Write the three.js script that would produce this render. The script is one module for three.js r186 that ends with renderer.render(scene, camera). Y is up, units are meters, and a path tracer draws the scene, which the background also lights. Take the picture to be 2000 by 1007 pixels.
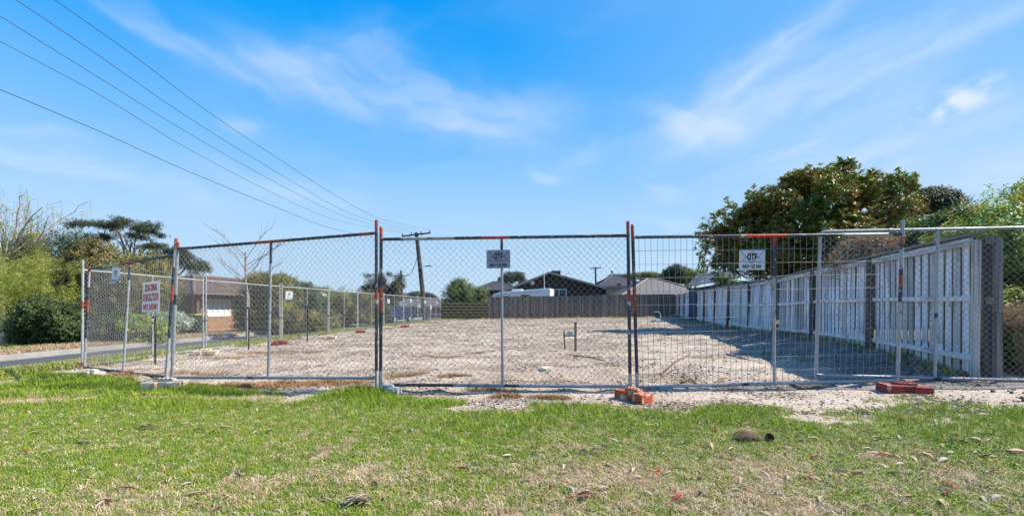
import * as THREE from 'three';
import { mergeGeometries } from 'three/addons/utils/BufferGeometryUtils.js';
import { RoundedBoxGeometry } from 'three/addons/geometries/RoundedBoxGeometry.js';

// ------------------------------------------------------------------ camera, sky, sun, exposure
const EXPOSURE = 2.0;
const EYE = 1.1, F = 830, HX = 1000, HY = 598;            // eye height, focal length and horizon of the photograph (2000 px wide)
const scene = new THREE.Scene();
const camera = new THREE.PerspectiveCamera(2 * Math.atan(HY / F) * 180 / Math.PI, 2000 / (2 * HY), 0.1, 2500);
camera.position.set(0, EYE, 0);
camera.lookAt(0, EYE, -10);
camera.setViewOffset(2000, 2 * HY, 0, 0, 2000, 1007);     // a level camera with the lens shifted up
scene.add(camera);
const SUN = new THREE.Vector3(1.04, 1.0, -0.42).normalize();
const sun = new THREE.DirectionalLight(new THREE.Color().setRGB(1, 0.93, 0.81), 4.2);
sun.position.copy(SUN).multiplyScalar(60); sun.target.position.set(0, 0, -14);
sun.castShadow = true; sun.shadow.mapSize.set(4096, 4096); sun.shadow.radius = 1;
Object.assign(sun.shadow.camera, { left: -45, right: 45, top: 45, bottom: -45, near: 1, far: 160 });
scene.add(sun, sun.target);
scene.background = skyTexture();
scene.environment = scene.background;
const renderer = new THREE.WebGLRenderer({ antialias: true });
renderer.toneMapping = THREE.LinearToneMapping;
renderer.toneMappingExposure = EXPOSURE;
renderer.shadowMap.enabled = true;
renderer.setSize(1024, 515);

// ------------------------------------------------------------------ numbers
function rng(seed) { let a = seed >>> 0; return () => { a = (a + 0x6D2B79F5) | 0; let t = Math.imul(a ^ (a >>> 15), 1 | a); t = (t + Math.imul(t ^ (t >>> 7), 61 | t)) ^ t; return ((t ^ (t >>> 14)) >>> 0) / 4294967296; }; }
function clamp(x, a, b) { return Math.min(b, Math.max(a, x)); }
function lerp(a, b, t) { return a + (b - a) * t; }
function smooth(a, b, x) { const t = clamp((x - a) / (b - a), 0, 1); return t * t * (3 - 2 * t); }
function hash3(x, y, z) { let h = Math.imul(x, 374761393) ^ Math.imul(y, 668265263) ^ Math.imul(z, 2147483647 - 1234577); h = Math.imul(h ^ (h >>> 13), 1274126177); h ^= h >>> 16; return (h >>> 0) / 4294967296; }
function noise2(x, y, p = 0, s = 0) {                      // value noise, tileable with period p
  const xi = Math.floor(x), yi = Math.floor(y), fx = x - xi, fy = y - yi, u = fx * fx * (3 - 2 * fx), v = fy * fy * (3 - 2 * fy);
  const m = (i) => (p ? ((i % p) + p) % p : i), x0 = m(xi), x1 = m(xi + 1), y0 = m(yi), y1 = m(yi + 1);
  return lerp(lerp(hash3(x0, y0, s), hash3(x1, y0, s), u), lerp(hash3(x0, y1, s), hash3(x1, y1, s), u), v);
}
function fbm(x, y, o = 4, p = 0, s = 0) { let a = 0.5, t = 0, n = 0; for (let i = 0; i < o; i++) { t += a * noise2(x, y, p, s + i * 17); n += a; x *= 2; y *= 2; p *= 2; a *= 0.5; } return t / n; }
function noise3(x, y, z, s = 0) {
  const zi = Math.floor(z), f = z - zi, w = f * f * (3 - 2 * f);
  return lerp(noise2(x + zi * 37.17, y + zi * 11.3, 0, s), noise2(x + (zi + 1) * 37.17, y + (zi + 1) * 11.3, 0, s), w);
}
function toSRGB(c) { c = clamp(c, 0, 1); return c <= 0.0031308 ? c * 12.92 : 1.055 * Math.pow(c, 1 / 2.4) - 0.055; }
function toLin(c) { return c <= 0.04045 ? c / 12.92 : Math.pow((c + 0.055) / 1.055, 2.4); }
function piece(table, x) { for (let i = 1; i < table.length; i++) if (x <= table[i][0]) { const [a, b] = [table[i - 1], table[i]], t = clamp((x - a[0]) / (b[0] - a[0]), 0, 1); return a[1] + (b[1] - a[1]) * t; } return table[table.length - 1][1]; }
const V = (x, y, z) => new THREE.Vector3(x, y, z);
const at = (px, py, d) => V((px - HX) / F * d, EYE - (py - HY) / F * d, -d);   // the point at depth d seen at a pixel of the photograph
const rgb = (r, g, b) => new THREE.Color().setRGB(r, g, b);

// ------------------------------------------------------------------ sky
function skyTexture() {
  const W = 2048, H = 1024, data = new Float32Array(W * H * 4), D = 180 / Math.PI;
  const grad = [[0, [203, 229, 252]], [6, [190, 224, 254]], [12, [166, 213, 255]], [19, [122, 194, 255]], [26, [70, 174, 255]], [31, [16, 164, 253]], [36, [0, 155, 247]], [60, [0, 132, 236]], [90, [0, 116, 222]]].map(([e, c]) => [e, c.map((k) => toLin(k / 255))]);
  const base = (el) => { for (let i = 1; i < grad.length; i++) if (el <= grad[i][0]) { const a = grad[i - 1], b = grad[i], t = clamp((el - a[0]) / (b[0] - a[0]), 0, 1); return a[1].map((k, j) => lerp(k, b[1][j], t)); } return grad[grad.length - 1][1]; };
  const wisps = [];                                        // azimuth, elevation, half length, half width in degrees, tilt, strength
  const wisp = (px, py, L, Wd, ang, op) => { const az = Math.atan((px - 1000) / 830) * D, el = Math.atan((598 - py) / Math.hypot(830, px - 1000)) * D, k = D / 830 * Math.cos(az / D); wisps.push([az, el, L * k, Wd * k * (op > 0.9 ? 1 : 1.2), ang, op]); };
  [[600, 155, 100, 24, 18, .5], [300, 75, 80, 13, 22, .36], [430, 120, 110, 12, 20, .3], [800, 190, 170, 46, 10, .36], [960, 232, 110, 28, 2, .5], [650, 100, 150, 24, -18, .2],
    [1340, 248, 75, 22, 20, .62], [1400, 240, 85, 24, -14, .55], [1530, 95, 120, 22, -28, .46], [1480, 145, 60, 10, -38, .36], [1620, 155, 200, 22, -15, .34], [1850, 90, 190, 9, -16, .34],
    [1620, 255, 110, 18, -16, .45], [1852, 203, 50, 19, -8, 1.0], [1836, 210, 34, 14, 0, .95], [1930, 204, 24, 9, 0, .4], [1700, 310, 220, 40, -6, .45], [1880, 340, 170, 28, 0, .42], [470, 243, 34, 14, 6, .4],
    [60, 318, 120, 12, 8, .5], [250, 352, 150, 18, 6, .26], [550, 378, 120, 22, 10, .3], [1075, 345, 40, 12, 5, .42], [1320, 375, 34, 9, 15, .42], [1300, 430, 60, 9, 10, .3],
    [1560, 195, 220, 60, -12, .28], [90, 265, 70, 14, 0, .2], [1150, 300, 100, 14, -8, .2]].forEach((a) => wisp(...a));
  const R = rng(5);
  for (let i = 0; i < 46; i++) {                            // the same thin cloud goes on all round
    const az = -180 + R() * 360, el = 6 + 60 * R() * R(), L = 5 + R() * 11;
    if (Math.abs(az) < 58 && el < 40) { R(); R(); continue; }
    wisps.push([az, el, L, L * (0.12 + R() * 0.18), -25 + R() * 45, 0.25 + R() * 0.3]);
  }
  for (let row = 0; row < H; row++) {
    const el = ((row + 0.5) / H - 0.5) * 180, y = Math.sin(el / D), c = Math.cos(el / D), b = base(Math.max(0, el));
    for (let col = 0; col < W; col++) {
      const a = ((col + 0.5) / W - 0.5) * 2 * Math.PI, x = Math.cos(a) * c, z = Math.sin(a) * c, i = (row * W + col) * 4;
      const az = Math.atan2(x, -z) * D, near = x * SUN.x + y * SUN.y + z * SUN.z;
      let q = 0;
      if (el > -0.5) {
        const wx = (fbm(az * 0.16 + 40, el * 0.22 + 9, 4, 0, 3) - 0.5) * 5, wy = (fbm(az * 0.16 + 90, el * 0.22 + 50, 4, 0, 4) - 0.5) * 3.4;
        for (const w of wisps) {
          let dx = az - w[0]; if (dx > 180) dx -= 360; if (dx < -180) dx += 360;
          if (Math.abs(dx) > w[2] * 3.2 + 6) continue;
          let dy = el - w[1]; if (Math.abs(dy) > w[2] * 2 + w[3] * 3 + 4) continue;
          const k = w[5] > 0.9 ? 0.35 : 1; dx = dx * Math.cos(w[1] / D) + wx * k; dy += wy * k;
          const t = w[4] / D, p = dx * Math.cos(t) - dy * Math.sin(t), s = dx * Math.sin(t) + dy * Math.cos(t);
          const e = Math.exp(-((p / w[2]) ** 2) - (s / w[3]) ** 2);
          if (e < 0.01) continue;
          q += w[5] * (w[5] > 0.9 ? e * 3.0 * smooth(0.30, 0.75, fbm(dx * 0.8 + w[0], dy * 1.1 + w[1], 5, 0, 8)) : e * (0.45 + 0.9 * smooth(0.2, 0.85, fbm(p * 0.22 + w[0], s * 0.8 + w[1], 5, 0, 8))));
        }
        q += 0.07 * smooth(0.42, 0.75, fbm(az * 0.06 + 3, el * 0.2, 5, 0, 21)) * smooth(60, 20, el);
      }
      q = 1 - Math.exp(-q * 0.92);
      const veil = 0.42 * smooth(0.45, 1.0, near) * smooth(-2, 10, el);
      const v0 = [lerp(b[0], 0.42, veil), lerp(b[1], 0.68, veil), lerp(b[2], 1.0, veil)];
      const cl = [0.80, 0.90, 1.0];
      for (let k = 0; k < 3; k++) data[i + k] = lerp(v0[k], Math.max(cl[k], v0[k]), q) / EXPOSURE;
      data[i + 3] = 1;
    }
  }
  const t = new THREE.DataTexture(data, W, H, THREE.RGBAFormat, THREE.FloatType);
  t.mapping = THREE.EquirectangularReflectionMapping; t.magFilter = t.minFilter = THREE.LinearFilter; t.wrapS = THREE.RepeatWrapping; t.needsUpdate = true;
  return t;
}

// ------------------------------------------------------------------ building blocks
const used = {};
function numbered(name) { const n = used[name] = (used[name] ?? -1) + 1; return n ? name + '_' + String(n).padStart(3, '0') : name; }
function tag(o, label, category, group, kind) { if (label) o.userData.label = label; if (category) o.userData.category = category; if (group) o.userData.group = group; if (kind) o.userData.kind = kind; return o; }
function thing(name, label, category, pos = [0, 0, 0], turn = 0, group) { const o = new THREE.Group(); o.name = numbered(name); o.position.set(...(pos.isVector3 ? pos.toArray() : pos)); o.rotation.y = turn; scene.add(o); return tag(o, label, category, group); }
function merge(geos) {
  const list = [].concat(geos).map((g) => { const h = g.index ? g.toNonIndexed() : g; for (const k of Object.keys(h.attributes)) if (!['position', 'normal', 'uv'].includes(k)) h.deleteAttribute(k); if (!h.attributes.normal) h.computeVertexNormals(); if (!h.attributes.uv) h.setAttribute('uv', new THREE.BufferAttribute(new Float32Array(h.attributes.position.count * 2), 2)); return h; });
  return list.length === 1 ? list[0] : mergeGeometries(list);
}
function part(name, geos, mat, parent, kind) { const m = new THREE.Mesh(merge(geos), mat); m.name = parent === scene ? numbered(name) : name; m.castShadow = m.receiveShadow = true; parent.add(m); if (kind) m.userData.kind = kind; return m; }
function structure(name, geos, mat) { return part(name, geos, mat, scene, 'structure'); }
function box(w, h, d, x = 0, y = 0, z = 0, ry = 0, rx = 0, rz = 0) { const g = new THREE.BoxGeometry(w, h, d); if (rx) g.rotateX(rx); if (rz) g.rotateZ(rz); if (ry) g.rotateY(ry); return boxUV(g.translate(x, y, z)); }
function rbox(w, h, d, r, x = 0, y = 0, z = 0) { return new RoundedBoxGeometry(w, h, d, 2, r).translate(x, y, z); }
function boxUV(g) { const p = g.attributes.position, n = g.attributes.normal, u = g.attributes.uv; for (let i = 0; i < p.count; i++) { const a = Math.abs(n.getX(i)), b = Math.abs(n.getY(i)), c = Math.abs(n.getZ(i)); if (c >= a && c >= b) u.setXY(i, p.getX(i), p.getY(i)); else if (a >= b) u.setXY(i, p.getZ(i), p.getY(i)); else u.setXY(i, p.getX(i), p.getZ(i)); } return g; }

class Strands {                                            // thin tubes along polylines
  constructor(sides = 3) { this.s = sides; this.p = []; this.n = []; this.u = []; this.i = []; }
  add(pts, r0, r1 = r0, cap = false) {
    const s = this.s, b0 = this.p.length / 3, t = V(0, 0, 0), a = V(0, 0, 0), b = V(0, 0, 0); let len = 0;
    let up = null;
    for (let k = 0; k < pts.length; k++) {
      t.subVectors(pts[Math.min(k + 1, pts.length - 1)], pts[Math.max(k - 1, 0)]).normalize();
      if (!up) up = Math.abs(t.y) < 0.8 ? V(0, 1, 0) : V(0.6, 0, 0.8);
      a.crossVectors(t, up); if (a.lengthSq() < 1e-8) a.set(1, 0, 0); a.normalize(); b.crossVectors(a, t).normalize(); up = b.clone();
      if (k) len += pts[k].distanceTo(pts[k - 1]);
      const r = lerp(r0, r1, pts.length > 1 ? k / (pts.length - 1) : 0);
      for (let j = 0; j <= s; j++) { const w = j / s * 2 * Math.PI, c = Math.cos(w), d = Math.sin(w), nx = a.x * c + b.x * d, ny = a.y * c + b.y * d, nz = a.z * c + b.z * d; this.p.push(pts[k].x + nx * r, pts[k].y + ny * r, pts[k].z + nz * r); this.n.push(nx, ny, nz); this.u.push(j / s, len); }
    }
    for (let k = 0; k < pts.length - 1; k++) for (let j = 0; j < s; j++) { const q = b0 + k * (s + 1) + j; this.i.push(q, q + s + 1, q + 1, q + 1, q + s + 1, q + s + 2); }
    if (cap) for (const k of [0, pts.length - 1]) { const q = b0 + k * (s + 1); for (let j = 1; j < s - 1; j++) this.i.push(...(k ? [q, q + j + 1, q + j] : [q, q + j, q + j + 1])); }
    return this;
  }
  geo() { const g = new THREE.BufferGeometry(); g.setAttribute('position', new THREE.Float32BufferAttribute(this.p, 3)); g.setAttribute('normal', new THREE.Float32BufferAttribute(this.n, 3)); g.setAttribute('uv', new THREE.Float32BufferAttribute(this.u, 2)); g.setIndex(this.i); return g; }
}
function pipe(a, b, r, sides = 12) { return new Strands(sides).add([a, b], r, r, true).geo(); }
function pipeN(a, b, r, sides = 12) { const g = pipe(a, b, r, sides), L = a.distanceTo(b), u = g.attributes.uv; for (let i = 0; i < u.count; i++) u.setY(i, u.getY(i) / L); return g; }   // uv runs 0..1 along it
class Tris {                                               // loose faces
  constructor() { this.p = []; this.u = []; this.i = []; }
  v(x, y, z, u = 0, w = 0) { this.p.push(x, y, z); this.u.push(u, w); return this.p.length / 3 - 1; }
  tri(a, b, c) { this.i.push(a, b, c); }
  quad(a, b, c, d, uv) { const n = [a, b, c, d].map((q, k) => this.v(q.x, q.y, q.z, ...(uv ? uv[k] : [0, 0]))); this.i.push(n[0], n[1], n[2], n[0], n[2], n[3]); }
  geo() { const g = new THREE.BufferGeometry(); g.setAttribute('position', new THREE.Float32BufferAttribute(this.p, 3)); g.setAttribute('uv', new THREE.Float32BufferAttribute(this.u, 2)); g.setIndex(this.i); g.computeVertexNormals(); return g; }
}

// ------------------------------------------------------------------ textures and materials
function tex(w, h, fn, srgb = true, rep = true) {          // fn(u, v) gives linear colour or one number
  const d = new Uint8Array(w * h * 4);
  for (let y = 0; y < h; y++) for (let x = 0; x < w; x++) { let c = fn((x + 0.5) / w, (y + 0.5) / h); if (typeof c === 'number') c = [c, c, c]; const i = (y * w + x) * 4; for (let k = 0; k < 3; k++) d[i + k] = Math.round(255 * (srgb ? toSRGB(c[k]) : clamp(c[k], 0, 1))); d[i + 3] = 255; }
  const t = new THREE.DataTexture(d, w, h); t.magFilter = THREE.LinearFilter; t.minFilter = THREE.LinearMipmapLinearFilter; t.generateMipmaps = true;
  if (srgb) t.colorSpace = THREE.SRGBColorSpace; if (rep) t.wrapS = t.wrapT = THREE.RepeatWrapping; t.needsUpdate = true; return t;
}
function canvasTex(w, h, draw) { const c = document.createElement('canvas'); c.width = w; c.height = h; draw(c.getContext('2d'), w, h); const t = new THREE.CanvasTexture(c); t.colorSpace = THREE.SRGBColorSpace; return t; }
const mix3 = (a, b, t) => [lerp(a[0], b[0], t), lerp(a[1], b[1], t), lerp(a[2], b[2], t)];
const std = (o) => new THREE.MeshStandardMaterial({ roughness: 0.85, ...o });
const leafMat = (o = {}) => new THREE.MeshPhysicalMaterial({ roughness: 0.6, side: THREE.DoubleSide, transmission: 0.45, thickness: 0, specularIntensity: 0.5, ...o });
function scaled(t, sx, sy) { const c = t.clone(); c.repeat.set(sx, sy); c.needsUpdate = true; return c; }

const grainT = tex(512, 512, (u, v) => 0.55 + 0.45 * fbm(u * 8, v * 8, 6, 8, 1) + (fbm(u * 128, v * 128, 2, 128, 2) - 0.5) * 0.25);
const T = {
  soil: tex(1024, 1024, (u, v) => { const a = fbm(u * 6, v * 6, 5, 6, 11), b = fbm(u * 48, v * 48, 4, 48, 12), c = noise2(u * 170, v * 170, 170, 13), s = smooth(0.80, 0.9, noise2(u * 120, v * 120, 120, 14)) * 0.5; return mix3([1, 0.985, 0.96], [0.62, 0.58, 0.53], clamp(0.55 * a + 0.75 * b - 0.32, 0, 1)).map((k) => k * (0.86 + 0.22 * c) * (1 - s)); }),
  soilBump: tex(1024, 1024, (u, v) => clamp(0.5 * fbm(u * 10, v * 10, 4, 10, 31) + 0.35 * fbm(u * 40, v * 40, 4, 40, 32) + 0.2 * noise2(u * 150, v * 150, 150, 33), 0, 1), false),
  paint: tex(512, 1024, (u, v) => {                         // whitewash worn off sawn hardwood: u across, v along the grain
    const g = fbm(u * 46, v * 3, 4, 0, 41), l = fbm(u * 5, v * 4, 4, 0, 42), worn = smooth(0.50, 0.72, 0.6 * g + 0.45 * l), base = mix3([0.84, 0.84, 0.84], [0.70, 0.70, 0.70], fbm(u * 3, v * 6, 3, 0, 43));
    return mix3(base, mix3([0.36, 0.335, 0.31], [0.22, 0.20, 0.19], g), worn * 0.8).map((k) => k * (0.85 + 0.3 * noise2(u * 90, v * 8, 0, 44))); }),
  grey: tex(512, 512, (u, v) => { const g = fbm(u * 40, v * 2.5, 5, 0, 51), l = fbm(u * 4, v * 3, 3, 0, 52); return mix3([0.235, 0.22, 0.205], [0.10, 0.092, 0.085], smooth(0.3, 0.7, g)).map((k) => k * (0.7 + 0.6 * l)); }),
  grain: grainT,
  asphalt: tex(512, 512, (u, v) => { const a = fbm(u * 5, v * 5, 4, 5, 61), b = noise2(u * 200, v * 200, 200, 62); return (0.055 + 0.03 * a) * (0.6 + 0.8 * b); }),
  concrete: tex(512, 512, (u, v) => mix3([0.31, 0.295, 0.27], [0.20, 0.19, 0.175], fbm(u * 6, v * 6, 6, 6, 71)).map((k) => k * (0.85 + 0.3 * noise2(u * 160, v * 160, 160, 72)))),
  bark: tex(256, 512, (u, v) => mix3([0.20, 0.165, 0.13], [0.07, 0.058, 0.048], smooth(0.3, 0.7, fbm(u * 14, v * 5, 5, 0, 81)))),
  birch: tex(256, 512, (u, v) => { const b = smooth(0.62, 0.7, fbm(u * 3, v * 26, 4, 0, 85)); return mix3([0.62, 0.60, 0.56], [0.06, 0.055, 0.05], b).map((k) => k * (0.8 + 0.3 * fbm(u * 5, v * 5, 3, 0, 86))); }),
  brick: tex(512, 512, (u, v) => { const row = Math.floor(v * 12), x = u * 4 + (row % 2) * 0.5, fx = x - Math.floor(x), fy = v * 12 - row, j = fx < 0.045 || fy < 0.13; const h = hash3(Math.floor(x) % 4, row, 7); return j ? [0.34, 0.31, 0.27] : mix3(mix3([0.25, 0.115, 0.055], [0.31, 0.165, 0.08], h), [0.14, 0.07, 0.04], 0.5 * hash3(Math.floor(x) % 4, row, 9)).map((k) => k * (0.8 + 0.4 * fbm(u * 60, v * 60, 2, 60, 91))); }),
  rooftile: tex(256, 256, (u, v) => (0.6 + 0.6 * fbm(u * 5, v * 5, 5, 5, 95)) * (0.85 + 0.3 * noise2(u * 64, v * 64, 64, 96))),
};
const M = {
  ground: std({ map: scaled(T.soil, 0.55, 0.55), bumpMap: scaled(T.soilBump, 0.55, 0.55), bumpScale: 0.05, vertexColors: true, roughness: 1 }),
  asphalt: std({ map: scaled(T.asphalt, 0.5, 0.5), roughness: 0.9 }),
  concrete: std({ map: scaled(T.concrete, 0.7, 0.7), bumpMap: scaled(T.grain, 1.3, 1.3), bumpScale: 0.004 }),
  wire: std({ color: rgb(0.30, 0.30, 0.305), metalness: 0.5, roughness: 0.5 }),
  wireFar: std({ color: rgb(0.40, 0.40, 0.405), metalness: 0.45, roughness: 0.5 }),
  galv: std({ color: rgb(0.46, 0.49, 0.52), map: T.grain, metalness: 0.35, roughness: 0.48 }),
  black: std({ color: rgb(0.012, 0.012, 0.013), roughness: 0.6 }),
  cable: std({ color: rgb(0.03, 0.03, 0.035), roughness: 0.7 }),
  white: std({ color: rgb(0.78, 0.79, 0.80), roughness: 0.5 }),
  cream: std({ color: rgb(0.62, 0.56, 0.46), map: T.grain, roughness: 0.7 }),
  greyWood: std({ map: T.grey, bumpMap: T.grey, bumpScale: 0.006 }),
  paintWood: std({ map: T.paint, bumpMap: T.paint, bumpScale: 0.004 }),
  pole: std({ map: scaled(T.grey, 1, 0.4), color: rgb(0.34, 0.31, 0.29) }),
  bark: std({ map: T.bark, bumpMap: T.bark, bumpScale: 0.02, roughness: 0.95 }),
  paleBark: std({ map: T.bark, color: rgb(2.4, 2.3, 2.1), roughness: 0.95 }),
  birch: std({ map: T.birch, roughness: 0.8 }),
  brick: std({ map: scaled(T.brick, 1.05, 0.97), bumpMap: scaled(T.brick, 1.05, 0.97), bumpScale: 0.008 }),
  glass: new THREE.MeshPhysicalMaterial({ color: rgb(0.03, 0.04, 0.05), roughness: 0.08, metalness: 0, specularIntensity: 1 }),
  stick: std({ color: rgb(0.20, 0.12, 0.07), map: T.grain, roughness: 0.9 }),
};
function pipeMat(segs, seed) {                             // a scaffold tube: galvanised, with runs of old paint [from, to, 'dark' | 'red']
  const C = { dark: [0.040, 0.048, 0.064], red: [0.34, 0.06, 0.025], bright: [0.46, 0.03, 0.02], galv: [0.34, 0.36, 0.385] };
  const t = tex(64, 512, (u, v) => {
    let c = 'galv'; const w = v + (fbm(u * 4, v * 50, 3, 0, seed) - 0.5) * 0.035; for (const [a, b, k] of segs) if (w >= a && w < b) c = k;
    let k = C[c]; const n = fbm(u * 8, v * 60, 4, 0, seed + 5), r = fbm(u * 6, v * 25, 4, 0, seed + 9);
    if (c !== 'galv' && n > 0.72) k = C.galv; if (c === 'galv' && r > 0.72) k = [0.20, 0.12, 0.075];
    if (c === 'dark' && r > 0.76) k = C.red;
    return k.map((q) => q * (0.75 + 0.5 * n)); }, true, false);
  return std({ map: t, metalness: 0.25, roughness: 0.5 });
}

// ------------------------------------------------------------------ the lie of the land
const FENCE = [[5.6, 6.14], [8.1, 6.90], [10.64, 7.6], [13.05, 8.21], [15.9, 8.94], [18.9, 9.71], [21.7, 10.42], [24.4, 11.1], [26.9, 11.75], [29.4, 12.39], [32.1, 13.08], [34.8, 13.77], [37.2, 14.4]];   // depth, x of the side fence
const fenceX = (d) => (d <= 5.6 ? 6.14 - (5.6 - d) * 0.25 : piece(FENCE, d) + Math.max(0, d - 37.2) * 0.256);
const ROW = [[8.3, -8.45], [11.6, -8.4], [14.9, -8.12], [18.07, -7.82], [20.8, -7.57], [24.05, -7.27], [27.2, -6.95], [30.0, -6.66], [33.0, -6.36], [35.9, -6.05]];   // panels along the street
const rowX = (d) => (d < 8.3 ? -8.45 : piece(ROW, d) + Math.max(0, d - 35.9) * 0.1);
const kerbX = (d) => -11.9 + (d - 9.9) * 0.078;             // face of the near kerb
const ROAD_W = 3.5, ROAD_Y = -0.5;
const farX = (d) => kerbX(d) - ROAD_W;
const BANK = [[4.6, 0], [5.6, 0.05], [7, 0.14], [9, 0.20], [13, 0.18], [16, 0.08], [20, 0.03], [30, 0.06], [38, 0.1]];
function G(x, z) {
  const d = -z, k = kerbX(d), f = farX(d);
  let y = 0.02 + 0.013 * clamp(x, -9, 18);
  if (d > 4.6) y += piece(BANK, d) * smooth(-1.9, -0.15, x - fenceX(d)) + (smooth(-1.2, -0.1, x - fenceX(d)) * smooth(5, 7, d) * (noise2(x * 3.2, z * 3.2, 0, 5) - 0.5) * 0.12);
  const e = rowX(d) - 0.25;
  if (x > f - 0.5) {
    y = lerp(y, -0.385, smooth(e, k + 0.16, x));
    if (x < k + 0.03) y = -0.62;
  } else y = -0.385 - 0.17 * smooth(f - 1, f - 6, x);
  if (x < f - 0.17) y = Math.max(y, -0.385 - 0.17 * smooth(f - 1, f - 6, x));
  y += (fbm(x * 0.9, z * 0.9, 3, 0, 6) - 0.5) * 0.05 * smooth(k + 0.2, k + 1.5, x);
  if (d > 5.3 && x > e && x < fenceX(d)) y += (fbm(x * 1.6, z * 1.9, 2, 0, 71) - 0.5) * 0.06 + (fbm(x * 4.2, z * 4.2, 3, 0, 7) - 0.5) * 0.09;
  return y;
}
const put = (px, py, y0 = 0.03) => { let d = (EYE - y0) * F / (py - HY), p; for (let i = 0; i < 6; i++) { p = at(px, py, d); d = (EYE - G(p.x, p.z)) * F / (py - HY); } p = at(px, py, d); p.y = G(p.x, p.z); return p; };   // where the ground is seen at a pixel
// front edge of the bare sand, as depth over x
const EDGE = [[-40, 733], [100, 728], [175, 724], [190, 738], [270, 747], [380, 757], [480, 760], [520, 772], [600, 775], [660, 768], [710, 762], [780, 775], [860, 792], [930, 801], [1050, 801], [1062, 791], [1270, 792], [1400, 795], [1530, 810], [1600, 826], [1680, 817], [1800, 806], [2000, 795], [2200, 790]].map(([px, py]) => { const p = put(px, py); return [p.x, -p.z - 0.22 * smooth(-3, -1.5, p.x)]; });
const edgeD = (x) => piece(EDGE, x);
const bare = (x, z) => { const d = -z; if (x < rowX(d) - 0.2) return 0; const n = (fbm(x * 2.3, z * 2.3, 4, 0, 9) - 0.5) * 1.3; return smooth(-0.12, 0.16, d - edgeD(x) + n * 0.6); };
const PATCHES = [[60, 783, 0.7, 0.2], [10, 747, 0.6, 0.22], [470, 778, 0.6, 0.13], [330, 776, 0.4, 0.07], [560, 785, 0.3, 0.06]].map(([px, py, a, b]) => { const p = put(px, py); return [p.x, p.z, a, b]; });
const patch = (x, z) => { let q = 0; for (const [a, b, r, s] of PATCHES) q = Math.max(q, Math.exp(-(((x - a) / r) ** 2) - ((z - b) / s) ** 2)); return q; };
const DRY = [[1180, 930, 0.75, 0.35, .9], [1350, 985, 0.7, 0.3, .7], [1480, 920, 0.4, 0.35, .95], [1440, 975, 0.5, 0.3, .8], [960, 985, 0.6, 0.2, .5], [250, 975, 0.6, 0.25, .6], [520, 960, 0.5, 0.3, .4], [730, 930, 0.4, 0.2, .4], [1750, 960, 0.5, 0.2, .35], [1950, 940, 0.4, 0.25, .35], [620, 890, 0.5, 0.15, .25]].map(([px, py, a, b, s]) => { const p = put(px, py); return [p.x, p.z, a, b, s]; });
const dryness = (x, z) => { let q = 0; for (const [a, b, r, s, w] of DRY) q = Math.max(q, 0.85 * w * Math.exp(-(((x - a) / r) ** 2) - ((z - b) / s) ** 2)); const d = -z; q += 0.34 * smooth(0.42, 0.66, fbm(x * 1.5, z * 1.5, 4, 0, 19)) * smooth(4.0, 2.6, d) * 0.75 + 0.03; return clamp(Math.max(q, patch(x, z) * 1.3), 0, 1); };

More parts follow.
